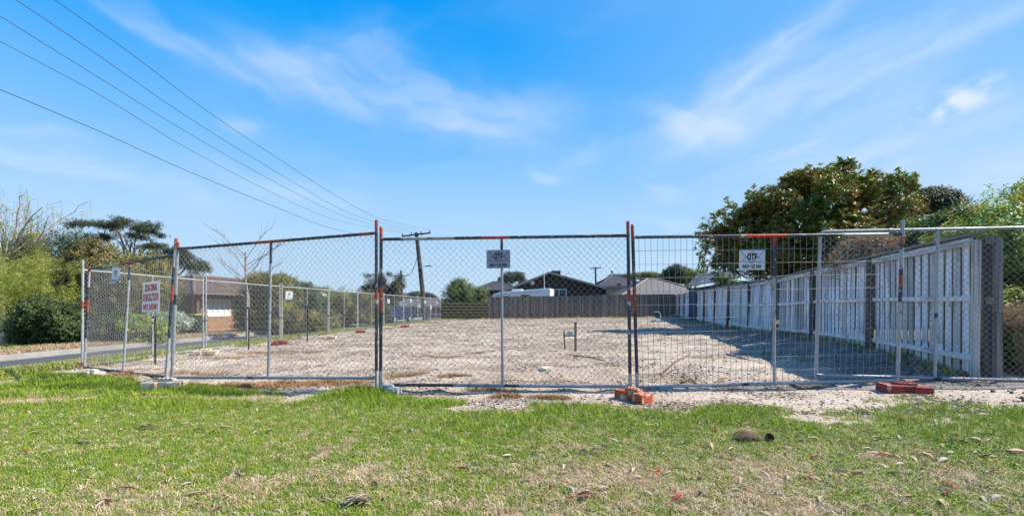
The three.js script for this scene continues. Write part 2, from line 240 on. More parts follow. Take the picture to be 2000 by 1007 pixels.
function groundSheet() {
  const xs = [], zs = [];
  for (let x = -9; x <= 9.001; x += 0.075) xs.push(x);
  for (let s = 0.1, x = 9; x < 1400; s *= 1.13) { x += s; xs.push(x); }
  for (let s = 0.1, x = -9; x > -1400;) { s *= x < -9 && x > -18 ? 1.0 : 1.13; x -= x > -18 ? 0.14 : s; xs.unshift(x); }
  for (let d = 1; d <= 12.001; d += 0.075) zs.push(-d);
  for (let s = 0.09, d = 12; d < 1800;) { s *= 1.035; d += s; zs.push(-d); }
  for (let s = 0.12, d = 1; d > -300;) { s *= 1.2; d -= s; zs.unshift(-d); }
  const nx = xs.length, nz = zs.length, P = new Float32Array(nx * nz * 3), U = new Float32Array(nx * nz * 2), C = new Float32Array(nx * nz * 3), I = [];
  for (let j = 0; j < nz; j++) for (let i = 0; i < nx; i++) {
    const x = xs[i], z = zs[j], d = -z, k = j * nx + i;
    P.set([x, G(x, z), z], k * 3); U.set([x, z], k * 2);
    const n = fbm(x * 0.8, z * 0.8, 4, 0, 3), m = fbm(x * 3, z * 3, 3, 0, 4);
    let c = mix3([0.42, 0.32, 0.225], [0.30, 0.22, 0.14], m);                       // soil under the lawn
    const sand = mix3([0.63, 0.525, 0.43], [0.46, 0.36, 0.27], smooth(0.3, 0.75, n) * 0.75 + 0.25 * m);
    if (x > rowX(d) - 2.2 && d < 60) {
      let b = Math.max(bare(x, z), patch(x, z)); if (x < rowX(d)) b *= smooth(-2.2, -0.3, x - rowX(d)) * 0.9;
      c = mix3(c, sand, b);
      c = mix3(c, mix3([0.30, 0.235, 0.18], [0.20, 0.15, 0.11], m), b * (0.36 * smooth(0.42, 0.62, fbm(x * 1.3, z * 2.2, 4, 0, 41)) + 0.28 * smooth(0.45, 0.7, fbm(x * 5, z * 7, 3, 0, 43)) + 0.12 * smooth(8, 25, d)));
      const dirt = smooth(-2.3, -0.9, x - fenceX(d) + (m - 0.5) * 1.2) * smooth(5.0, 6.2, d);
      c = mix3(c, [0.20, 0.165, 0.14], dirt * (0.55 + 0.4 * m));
    }
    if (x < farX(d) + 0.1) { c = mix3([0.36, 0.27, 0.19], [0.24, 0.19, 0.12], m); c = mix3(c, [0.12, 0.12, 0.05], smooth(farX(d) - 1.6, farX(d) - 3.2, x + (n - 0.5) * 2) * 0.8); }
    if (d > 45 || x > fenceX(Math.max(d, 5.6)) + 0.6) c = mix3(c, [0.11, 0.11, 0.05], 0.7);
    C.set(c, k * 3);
  }
  for (let j = 0; j < nz - 1; j++) for (let i = 0; i < nx - 1; i++) { const a = j * nx + i, b = a + 1, c = a + nx, e = c + 1; I.push(a, b, c, b, e, c); }
  const g = new THREE.BufferGeometry();
  g.setAttribute('position', new THREE.BufferAttribute(P, 3)); g.setAttribute('uv', new THREE.BufferAttribute(U, 2)); g.setAttribute('color', new THREE.BufferAttribute(C, 3)); g.setIndex(I); g.computeVertexNormals();
  if (g.attributes.normal.getY(100) < 0) { for (let i = 0; i < I.length; i += 3) [I[i], I[i + 1]] = [I[i + 1], I[i]]; g.setIndex(I); g.computeVertexNormals(); }
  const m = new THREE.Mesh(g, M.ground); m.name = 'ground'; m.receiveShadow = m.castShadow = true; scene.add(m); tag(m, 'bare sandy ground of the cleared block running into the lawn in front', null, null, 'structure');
}
groundSheet();
function ribbon(profile, line, from, to, step) {            // a profile of [offset, height] swept along the street
  const t = new Tris(), n = Math.round((to - from) / step); let u = 0;
  for (let i = 0; i < n; i++) { const a = from + (to - from) * i / n, b = from + (to - from) * (i + 1) / n; u = 0; for (let j = 0; j < profile.length - 1; j++) { const [o0, h0] = profile[j], [o1, h1] = profile[j + 1], w = Math.hypot(o1 - o0, h1 - h0); const q = [V(line(a) + o0, h0, -a), V(line(a) + o1, h1, -a), V(line(b) + o1, h1, -b), V(line(b) + o0, h0, -b)]; t.quad(q[0], q[1], q[2], q[3], [[u, a], [u + w, a], [u + w, b], [u, b]]); u += w; } }
  return t.geo();
}
structure('road', ribbon([[-ROAD_W + 0.3, ROAD_Y], [-ROAD_W / 2, ROAD_Y + 0.03], [-0.3, ROAD_Y]], kerbX, -30, 190, 4), M.asphalt);
structure('kerb', ribbon([[-0.32, ROAD_Y - 0.05], [-0.32, ROAD_Y + 0.012], [-0.02, ROAD_Y + 0.004], [0.0, -0.375], [0.02, -0.36], [0.17, -0.36], [0.17, -0.6]], kerbX, -30, 190, 4), M.concrete);
structure('kerb', ribbon([[-0.20, -0.6], [-0.20, -0.355], [-0.02, -0.355], [0.0, -0.37], [0.02, ROAD_Y + 0.004], [0.34, ROAD_Y + 0.012], [0.34, ROAD_Y - 0.05]], farX, -30, 190, 4), M.concrete);
{ const t = new Tris(), L = [[-15.1, 18.6], [-16.6, 20.4], [-18.0, 23.2], [-18.6, 27.5]], N = 24, cv = new THREE.CatmullRomCurve3(L.map(([x, d]) => V(x, 0, -d)));
  for (let i = 0; i < N; i++) { const a = cv.getPoint(i / N), b = cv.getPoint((i + 1) / N), da = cv.getTangent(i / N), db = cv.getTangent((i + 1) / N), w = 1.45; const q = [V(a.x - da.z * -w, 0, a.z + da.x * -w), V(a.x + da.z * -w, 0, a.z - da.x * -w), V(b.x + db.z * -w, 0, b.z - db.x * -w), V(b.x - db.z * -w, 0, b.z + db.x * -w)]; q.forEach((p) => { p.y = Math.max(G(p.x, p.z), -0.56) + 0.03; }); t.quad(q[3], q[2], q[1], q[0], q.map((p) => [p.x, p.z])); }
  structure('driveway', t.geo(), M.concrete); }

// ------------------------------------------------------------------ temporary fencing
const PM = {
  galv: pipeMat([[0.4, 0.43, 'dark']], 200), galvRed: pipeMat([[0, 0.06, 'red'], [0.55, 0.62, 'red']], 201), plain: M.galv,
  darkRail: pipeMat([[0, 0.2, 'dark'], [0.4, 0.58, 'red'], [0.58, 1, 'dark']], 202), darkRailEnd: pipeMat([[0, 0.4, 'dark'], [0.4, 0.58, 'red'], [0.58, 0.93, 'dark'], [0.93, 1, 'red']], 203),
  darkHalf: pipeMat([[0, 0.08, 'dark'], [0.30, 0.41, 'dark'], [0.41, 0.53, 'red'], [0.53, 1, 'dark']], 204), brightRail: pipeMat([[0, 0.40, 'dark'], [0.41, 0.575, 'bright'], [0.575, 0.78, 'dark'], [0.96, 1, 'dark']], 205),
  bottom: pipeMat([[0, 0.3, 'dark'], [0.5, 0.56, 'dark']], 206), postRed: pipeMat([[0.3, 0.56, 'dark'], [0.56, 0.68, 'red'], [0.68, 0.8, 'dark'], [0.95, 1, 'red']], 207), postDark: pipeMat([[0.1, 0.5, 'dark'], [0.52, 0.58, 'red'], [0.58, 0.93, 'dark'], [0.93, 1, 'red']], 208),
  postHot: pipeMat([[0.1, 0.47, 'dark'], [0.47, 0.62, 'red'], [0.62, 0.9, 'dark'], [0.9, 1, 'red']], 209), postGalv: pipeMat([[0.55, 0.62, 'dark'], [0.95, 1, 'red']], 214), midTop: pipeMat([[0.84, 0.96, 'dark'], [0.96, 1, 'red']], 210), midHot: pipeMat([[0.72, 0.94, 'dark'], [0.94, 1, 'bright']], 211),
  bottomRed: pipeMat([[0, 0.5, 'dark'], [0.5, 0.6, 'red'], [0.6, 1, 'dark']], 212), right: pipeMat([[0.5, 0.7, 'dark'], [0.6, 0.66, 'red'], [0.83, 0.86, 'dark'], [0.86, 0.9, 'red']], 213),
};
// corners bl, br, tl, tr lie on the rails; posts run on past them by foot and stub
function fencePanel(o) {
  const g = thing('temporary_fence', o.label, 'fence panel', V(o.bl.x, o.bl.y - o.foot[0], o.bl.z), 0, o.group), O = g.position;
  const bl = o.bl.clone().sub(O), br = o.br.clone().sub(O), tl = o.tl.clone().sub(O), tr = o.tr.clone().sub(O), R = rng(o.seed), r = 0.0205;
  const H = bl.distanceTo(tl), L = bl.distanceTo(br);
  const nrm = V(0, 0, 0).crossVectors(br.clone().sub(bl), tl.clone().sub(bl)).normalize();
  const ph = R() * 10, warp = o.warp ?? 0.022;
  const P = (u, v, off = 0) => { const a = bl.clone().lerp(br, u), b = tl.clone().lerp(tr, u), p = a.lerp(b, v); const w = Math.sin(Math.PI * clamp(u, 0, 1)) * Math.sin(Math.PI * clamp(v, 0, 1)); return p.addScaledVector(nrm, off + w * warp * (Math.sin(u * 9 + ph) + Math.sin(v * 7 + ph * 2))); };
  const m = o.mats ?? {};
  const post = (u, foot, stub, mat) => part('post', pipeN(P(u, -foot / H), P(u, 1 + stub / H), r + 0.001), mat ?? PM.galv, g);
  if (!o.bent) { post(0, o.foot[0], o.stub[0], m.left); post(1, o.foot[1], o.stub[1], m.right);
    part('rail', pipeN(P(0, 1).lerp(P(1, 1), 0.004), P(0, 1).lerp(P(1, 1), 0.996), r), m.top ?? PM.galv, g); part('rail', pipeN(P(0, 0).lerp(P(1, 0), 0.004), P(0, 0).lerp(P(1, 0), 0.996), r), m.bottom ?? PM.galv, g);
  } else {                                                 // one tube bent round the top corner
    const c = 0.09, cv = [P(0, -0.02), P(0, 0.4), P(0, 1 - c / H * 1.2), P(c * 0.25 / L, 1 - c * 0.3 / H), P(c * 1.1 / L, 1), P(0.5, 1), P(1, 1)];
    part('post', new Strands(12).add(new THREE.CatmullRomCurve3(cv, false, 'catmullrom', 0.2).getPoints(60), r, r, true).geo(), M.galv, g); post(1, o.foot[1], o.stub[1]);
    part('rail', pipeN(P(0, 0), P(1, 0), r), PM.galv, g);
  }
  for (const u of [].concat(o.mid ?? [])) part('middle_post', pipeN(P(u, 0), P(u, 1), r - 0.003), m.mid ?? PM.galv, g);
  const S = new Strands(3), wr = o.wire ?? 0.0026;
  if (o.mesh === 'chain') {
    const n = Math.round(L / 0.04), rows = Math.round(H / 0.041);
    for (let k = 0; k < n; k++) {
      let pts = [];
      for (let j = 0; j <= rows; j++) {
        const odd = (j + k) % 2, u = (k + odd) / n, v = j / rows, cut = o.torn && o.torn(u, v);
        if (cut) { if (pts.length > 1) S.add(pts, wr); pts = []; continue; }
        const jit = 0.0035, end = j === 0 || j === rows;
        pts.push(P(u + (R() - 0.5) * jit / L * 2, v + (R() - 0.5) * jit / H, end ? r : (odd ? 1 : -1) * 0.003));
      }
      if (pts.length > 1) S.add(pts, wr);
    }
    for (let k = 1; k < L / 0.28; k++) for (const v of [0, 1]) { const u = k * 0.28 / L + (R() - 0.5) * 0.02, c = P(u, v), t = br.clone().sub(bl).normalize(), up = V(0, 1, 0), pts = []; if (u > 0.99) continue; for (let q = 0; q <= 8; q++) pts.push(c.clone().addScaledVector(up, Math.cos(q / 4 * Math.PI) * 0.024).addScaledVector(nrm, Math.sin(q / 4 * Math.PI) * 0.024).addScaledVector(t, q * 0.002)); S.add(pts, wr); }
  } else {
    const nv = Math.round(L / 0.074), nh = Math.round(H / 0.172), seg = 14;
    for (let k = 1; k < nv; k++) { const pts = [], b = (R() - 0.5) * 0.012, w = o.wavy && R() < 0.12 ? 0.02 : 0.002; for (let j = 0; j <= seg; j++) { const v = j / seg; pts.push(P(k / nv + (Math.sin(v * 3.1) * b + (R() - 0.5) * w) / L, v, 0.002)); } S.add(pts, wr * 1.15); }
    for (let k = 1; k < nh; k++) { const pts = []; for (let j = 0; j <= seg; j++) pts.push(P(j / seg, k / nh, -0.002)); S.add(pts, wr * 1.15); }
  }
  const w = part(o.mesh === 'chain' ? 'chain_link_mesh' : 'welded_wire_mesh', S.geo(), o.far ? M.wireFar : M.wire, g, 'stuff');
  g.userData.P = undefined;
  return { g, P: (u, v, off) => P(u, v, off).add(O), L, H, nrm };
}
const quad4 = (l, lt, lb, ld, r, rt, rb, rd) => ({ bl: at(lb[0], lb[1], ld), tl: at(lt[0], lt[1], ld), br: at(rb[0], rb[1], rd), tr: at(rt[0], rt[1], rd) });
const FP = [];
FP.push(fencePanel({ ...quad4(0, [174, 525], [164, 717], 8.17, 0, [341, 498], [324, 736], 6.55), foot: [0.03, 0.05], stub: [0.05, 0.26], mid: 0.53, mesh: 'weld', seed: 1, label: 'slanted wire panel holding the red-lettered demolition sign', mats: { left: PM.postRed, right: PM.postRed, top: PM.darkRail, bottom: PM.bottomRed, mid: PM.midTop } }));
FP.push(fencePanel({ ...quad4(0, [346, 486], [335, 737], 6.26, 0, [735, 455], [735, 738], 5.57), foot: [0.05, 0.11], stub: [0.1, 0.17], mid: 0.5, mesh: 'chain', seed: 2, warp: 0.032, label: 'chain link front panel with no sign, cream footing at its left end', mats: { left: PM.postGalv, right: PM.postDark, top: PM.darkRailEnd, bottom: PM.galv, mid: PM.midTop } }));
FP.push(fencePanel({ ...quad4(0, [744, 467], [743, 751], 5.53, 0, [1227, 460], [1231, 755], 5.38), foot: [0.03, 0.03], stub: [0.16, 0.18], mid: 0.495, mesh: 'chain', seed: 3, warp: 0.03, label: 'chain link front panel with a grey phone-number sign in its middle', mats: { left: PM.postHot, right: PM.postDark, top: PM.darkHalf, bottom: PM.bottom, mid: PM.midTop } }));
FP.push(fencePanel({ ...quad4(0, [1236, 463], [1245, 756], 5.40, 0, [1763, 457], [1754, 742], 5.42), foot: [0.03, 0.06], stub: [0.16, 0.18], mid: 0.525, mesh: 'weld', wavy: true, seed: 4, label: 'welded wire front panel with a bright red stretch on its top rail', mats: { left: PM.postHot, right: PM.right, top: PM.brightRail, bottom: PM.galv, mid: PM.midHot } }));
{ const bl = at(1594, 732, 5.72), tl = at(1603, 452, 5.72), e = V(7.5, 0, -5.16), k = 5.16; const br = V(e.x, 0.17, -k), tr = V(e.x, 2.08, -k);
  FP.push(fencePanel({ bl, tl, br, tr, bent: true, foot: [0.06, 0.06], stub: [0, 0.1], mid: 0.405, mesh: 'chain', seed: 5, torn: (u, v) => u < 0.33 && v < 0.42 - u * 0.9 + 0.06 * Math.sin(u * 90), label: 'galvanised chain link panel with a rounded corner and torn mesh at the lower left' })); }
const rowNames = ['chain link street-side panel nearest the corner, beside the dense garden', 'welded wire street-side panel in front of the brick house window', 'welded wire street-side panel with a bare tree trunk behind it', 'welded wire street-side panel in front of the white covered hump', 'street-side panel between the white hump and the long hedge end', 'street-side panel just left of the dark twin posts', 'street-side panel in front of the parked blue car', 'street-side panel in front of the leaning power pole', 'last street-side panel, touching the dark slatted fence'];
for (let i = 0; i < ROW.length - 1; i++) {
  const [d0, x0] = ROW[i], [d1, x1] = ROW[i + 1], R = rng(300 + i), dx = x1 - x0, dd = d1 - d0, L = Math.hypot(dx, dd), gap = 0.045, y0 = -0.055 - 0.009 * i, y1 = -0.055 - 0.009 * (i + 1);
  const p = (t, y, lean = 0) => V(x0 + dx * t + lean, y, -(d0 + dd * t)), a = gap / L, b = 1 - gap / L, l0 = (R() - 0.5) * 0.03, l1 = (R() - 0.5) * 0.03, H = 1.87;
  FP.push(fencePanel({ bl: p(a, y0), br: p(b, y1), tl: p(a, y0 + H, l0), tr: p(b, y1 + H, l1), foot: [0.08, 0.08], stub: i ? [0.12, 0.1] : [0.2, 0.1], mid: 0.5, far: true, wire: 0.0019, mesh: i === 0 || i === 4 || i > 6 ? 'chain' : 'weld', seed: 20 + i, label: rowNames[i], mats: i ? { left: PM.galv, right: PM.galv, top: M.galv, bottom: M.galv } : { left: PM.galvRed, top: M.galv } }));
}

// ------------------------------------------------------------------ footings
const blockMat = (kind, seed) => { const C = { orange: [[0.42, 0.075, 0.026], [0.60, 0.43, 0.27]], red: [[0.27, 0.035, 0.032], [0.44, 0.30, 0.21]], cream: [[0.66, 0.53, 0.39], [0.46, 0.33, 0.23]], white: [[0.74, 0.66, 0.57], [0.55, 0.48, 0.40]] }[kind], w = { orange: 0.56, red: 0.62, cream: 0.54, white: 0.64 }[kind];
  return std({ map: tex(256, 256, (u, v) => mix3(C[0], C[1], smooth(w - 0.08, w + 0.05, fbm(u * 7, v * 7, 5, 7, seed))).map((k) => k * (0.82 + 0.3 * fbm(u * 30, v * 30, 2, 30, seed + 2)))), bumpMap: T.grain, bumpScale: 0.004, roughness: 0.75 }); };
const blockMats = { orange: blockMat('orange', 1), red: blockMat('red', 2), cream: blockMat('cream', 3), white: blockMat('white', 4) };
function footing(label, pos, turn, kind, s = 1, tilt = 0) {   // waisted fence foot with a raised middle and slots
  const g = thing('fence_footing', label, 'fence footing', pos, turn, 'footings under the temporary fence'), sh = new THREE.Shape();
  const pts = [[-0.30, -0.115], [-0.10, -0.115], [-0.075, -0.075], [0.075, -0.075], [0.10, -0.115], [0.30, -0.115], [0.31, 0.0], [0.30, 0.115], [0.10, 0.115], [0.075, 0.075], [-0.075, 0.075], [-0.10, 0.115], [-0.30, 0.115], [-0.31, 0.0]];
  pts.forEach(([x, y], i) => (i ? sh.lineTo(x, y) : sh.moveTo(x, y)));
  const hole = new THREE.Path(); hole.moveTo(0.19, -0.045); hole.lineTo(0.19, 0.045); hole.lineTo(0.25, 0.045); hole.lineTo(0.25, -0.045); sh.holes.push(hole);
  const e = new THREE.ExtrudeGeometry(sh, { depth: 0.085, bevelEnabled: true, bevelSize: 0.018, bevelThickness: 0.02, bevelSegments: 3 }); e.rotateX(-Math.PI / 2); e.translate(0, 0.02, 0);
  const top = rbox(0.30, 0.05, 0.13, 0.012, 0, 0.135, 0), lug = [-0.10, -0.035, 0.035, 0.10].map((x) => rbox(0.028, 0.022, 0.085, 0.006, x, 0.163, 0));
  g.rotation.z = tilt; g.scale.set(s * 0.70, 0.92, s * 0.76);
  part('body', e, blockMats[kind], g); part('socket_plate', [top, ...lug], blockMats[kind], g);
}
const onGround = (px, py, lift = 0) => { const p = put(px, py); p.y += lift; return p; };
footing('orange-red footing with worn cream edges at the foot of the twin posts', onGround(1238, 781, -0.015), -1.02, 'orange', 0.93, 0.02);
footing('dull red footing half sunk in sand by the welded wire panel', onGround(1766, 765, -0.03), -0.22, 'red', 1.05, -0.03);
footing('cream footing in long grass where two front panels meet', onGround(322, 757, -0.02), 0.16, 'cream', 1.1);
footing('small white footing at the far left corner post', onGround(184, 733, -0.05), -0.4, 'white', 0.7);
footing('bright white footing beside the tall green tuft', onGround(757, 768, -0.035), -0.5, 'white', 0.75);
footing('pale cream footing inside the fence before the driveway', onGround(401, 693), 0.2, 'cream', 1.15);
footing('red and cream footing at the bare trunk', onGround(546, 673), 0.3, 'red', 1.0);
footing('pale cream footing opposite the long hedge', onGround(640, 661), 0.2, 'cream', 1.2);
footing('small dark red footing left of the dark twin posts', onGround(703, 650), 0.3, 'red', 1.0);
footing('cream footing just right of the dark twin posts', onGround(757, 642), 0.3, 'cream', 1.1);
footing('distant red footing beside the parked blue car', onGround(790, 639), 0.3, 'red', 1.1);
footing('farthest cream footing near the slatted fence', onGround(846, 630), 0.3, 'cream', 1.3);

// ------------------------------------------------------------------ signs
function drawCompany(grey) { return (c, w, h) => {
  c.fillStyle = grey ? '#9194a2' : '#dfe5ee'; c.fillRect(0, 0, w, h); c.fillStyle = 'rgba(120,110,100,0.10)'; for (let i = 0; i < 60; i++) c.fillRect((i * 97) % w, (i * 61) % h, 14, 3);
  c.strokeStyle = grey ? '#4a5570' : '#7f8da8'; c.lineWidth = w * 0.024; const L = (a, b, x, y) => { c.beginPath(); c.moveTo(a * w, b * h); c.lineTo(x * w, y * h); c.stroke(); };
  L(0.02, 0.02, 0.27, 0.36); L(0.27, 0.36, 0.02, 0.66); L(0.98, 0.02, 0.73, 0.36); L(0.73, 0.36, 0.98, 0.66); L(0.27, 0.36, 0.5, 0.03); L(0.5, 0.03, 0.73, 0.36); L(0.27, 0.36, 0.5, 0.66); L(0.73, 0.36, 0.5, 0.66);
  c.fillStyle = grey ? '#9194a2' : '#dfe5ee'; c.fillRect(0.31 * w, 0.15 * h, 0.38 * w, 0.38 * h);
  const txt = (s, x, y, px, sx, col) => { c.save(); c.translate(x * w, y * h); c.scale(sx, 1); c.font = 'bold ' + px + 'px sans-serif'; c.fillStyle = col; c.textAlign = 'center'; c.textBaseline = 'middle'; c.fillText(s, 0, 0); c.strokeStyle = col; c.lineWidth = px * 0.05; c.strokeText(s, 0, 0); c.restore(); };
  txt('OTF', 0.5, 0.345, h * 0.46, 0.60, '#17181f'); txt('ON SITE TEMPORARY FENCING', 0.5, 0.605, h * 0.062, 1.0, '#4a4440'); txt('0431 125 569', 0.49, 0.83, h * 0.235, 0.66, '#1a1b22');
}; }
const sheetMat = (o) => new THREE.MeshPhysicalMaterial({ roughness: 0.75, transmission: 0.45, thickness: 0, specularIntensity: 0.3, side: THREE.DoubleSide, ...o }), signBack = sheetMat({ color: rgb(0.85, 0.85, 0.85) });
const signWhite = sheetMat({ map: canvasTex(512, 390, drawCompany(false)), roughness: 0.45 }), signGrey = std({ map: canvasTex(512, 390, drawCompany(true)), roughness: 0.5 });
const signRed = sheetMat({ map: canvasTex(640, 440, (c, w, h) => { c.fillStyle = '#e9ecf2'; c.fillRect(0, 0, w, h); const t = (s, y, px, sx) => { c.save(); c.translate(w * 0.5, y * h); c.scale(sx, 1); c.font = 'bold ' + px + 'px sans-serif'; c.fillStyle = '#c0100f'; c.textAlign = 'center'; c.textBaseline = 'middle'; c.fillText(s, 0, 0); c.strokeStyle = '#c0100f'; c.lineWidth = 7; c.strokeText(s, 0, 0); c.restore(); }; t('DIG DNA', 0.19, 132, 0.78); t('DEMOLITION', 0.5, 132, 0.74); t('0412 545 061', 0.82, 112, 0.80); }) });
// sign plate hung on a panel: cu, cv its middle in the panel's own measure
function sign(name, label, p, cu, cv, w, h, off, mat, group, curl = 0, roll = 0) {
  const c = p.P(cu, cv, off), ux = p.P(cu + 0.05, cv, off).sub(p.P(cu - 0.05, cv, off)).normalize(), uy = p.P(cu, cv + 0.05, off).sub(p.P(cu, cv - 0.05, off)); uy.addScaledVector(ux, -uy.dot(ux)).normalize();
  const g = thing(name, label, 'sign', c, 0, group), uz = V(0, 0, 0).crossVectors(ux, uy), mtx = new THREE.Matrix4().makeBasis(ux, uy, uz).multiply(new THREE.Matrix4().makeRotationZ(roll));
  const sheet = (th, z) => { const s = new THREE.PlaneGeometry(w, h, 8, 8), q = s.attributes.position; for (let i = 0; i < q.count; i++) { const x = q.getX(i), y = q.getY(i), t = clamp(-y / h * 2, 0, 1); q.setXYZ(i, x * (1 - curl * 0.25 * t), y, z + curl * 0.06 * t * t + 0.004 * Math.sin(x / w * 3)); } s.computeVertexNormals(); return s; };
  const front = sheet(0, 0.002).applyMatrix4(mtx), back = sheet(0, -0.002).applyMatrix4(mtx); part('sign_face', front, mat, g); part('backing', back, mat === signGrey ? M.white : signBack, g);
  const tie = []; for (const [sx, sy] of [[-1, 1], [1, 1], [-1, -1], [1, -1]]) tie.push(new THREE.TorusGeometry(0.012, 0.0018, 4, 10).rotateY(Math.PI / 2).translate(sx * w * 0.46, sy * h * 0.44, 0).applyMatrix4(mtx));
  tie.forEach((t) => part('cable_tie', t, M.white, g));
  return g;
}
const company = 'fencing company signs';
sign('company_sign', 'grey shaded phone-number sign on the middle post of the chain link panel', FP[2], 0.482, 0.853, 0.305, 0.235, 0.026, signGrey, company);
sign('company_sign', 'clean white phone-number sign in front of the big brown-leaved tree', FP[3], 0.440, 0.837, 0.322, 0.25, 0.012, signWhite, company, 0, -0.02);
sign('company_sign', 'white phone-number sign with curled lower edge near the left corner', FP[0], 0.375, 0.895, 0.34, 0.27, 0.012, signWhite, company, 0.9);
sign('demolition_sign', 'white sign with red demolition lettering behind the wires of the slanted panel', FP[0], 0.765, 0.67, 0.70, 0.50, -0.02, signRed, null);
const smallSign = (label, i, u, v, s = 1) => sign('company_sign', label, FP[5 + i], u, v, 0.33 * s, 0.25 * s, 0.012, signWhite, company);
smallSign('small white sign beside the bare tree trunk', 2, 0.13, 0.84, 1.15);
smallSign('small white sign left of the dark twin posts, above the hedge end', 5, 0.2, 0.8);
smallSign('small white sign above the parked blue car', 6, 0.5, 0.84);
smallSign('lower small white sign at the farther pole', 7, 0.12, 0.66, 0.9);
smallSign('small white sign between the two power poles', 7, 0.55, 0.82, 0.9);
smallSign('larger white sign beside the leaning pole', 8, 0.02, 0.62, 1.25);
smallSign('farthest small white sign before the slatted fence', 8, 0.6, 0.84, 0.9);
{ const p = FP[3].P(0.075, 0.47, 0.01), g = thing('cable_tie', 'white looped cable hanging on the welded wire panel', 'cable tie', p), c = new THREE.CatmullRomCurve3([V(-0.02, 0.06, 0), V(0.05, 0.05, 0.012), V(0.06, -0.02, 0.015), V(0.0, -0.04, 0.01), V(-0.035, -0.01, 0.005), V(0.0, -0.035, 0.012), V(0.02, -0.06, 0.008)]);
  part('loop', new Strands(5).add(c.getPoints(40), 0.004).geo(), M.white, g); part('tag', rbox(0.018, 0.055, 0.008, 0.003, 0.032, -0.11, 0.006), M.white, g); }
for (const [px, py, h, label] of [[301, 710, 0.93, 'black star picket inside the slanted panel'], [484, 682, 1.1, 'black star picket beside the bare tree trunk'], [599, 667, 1.15, 'black star picket opposite the long hedge']]) {
  const p = put(px, py), s = [0, 1, 2].map((k) => box(0.034, h, 0.006, 0.017, h / 2, 0, k * 2.094 + 0.4)), g = thing('star_picket', label, 'star picket', p, 0, 'black pickets inside the street fence'); part('post', s, M.black, g); part('cap', new THREE.CylinderGeometry(0.03, 0.034, 0.05, 8).translate(0, h + 0.02, 0), M.black, g); }

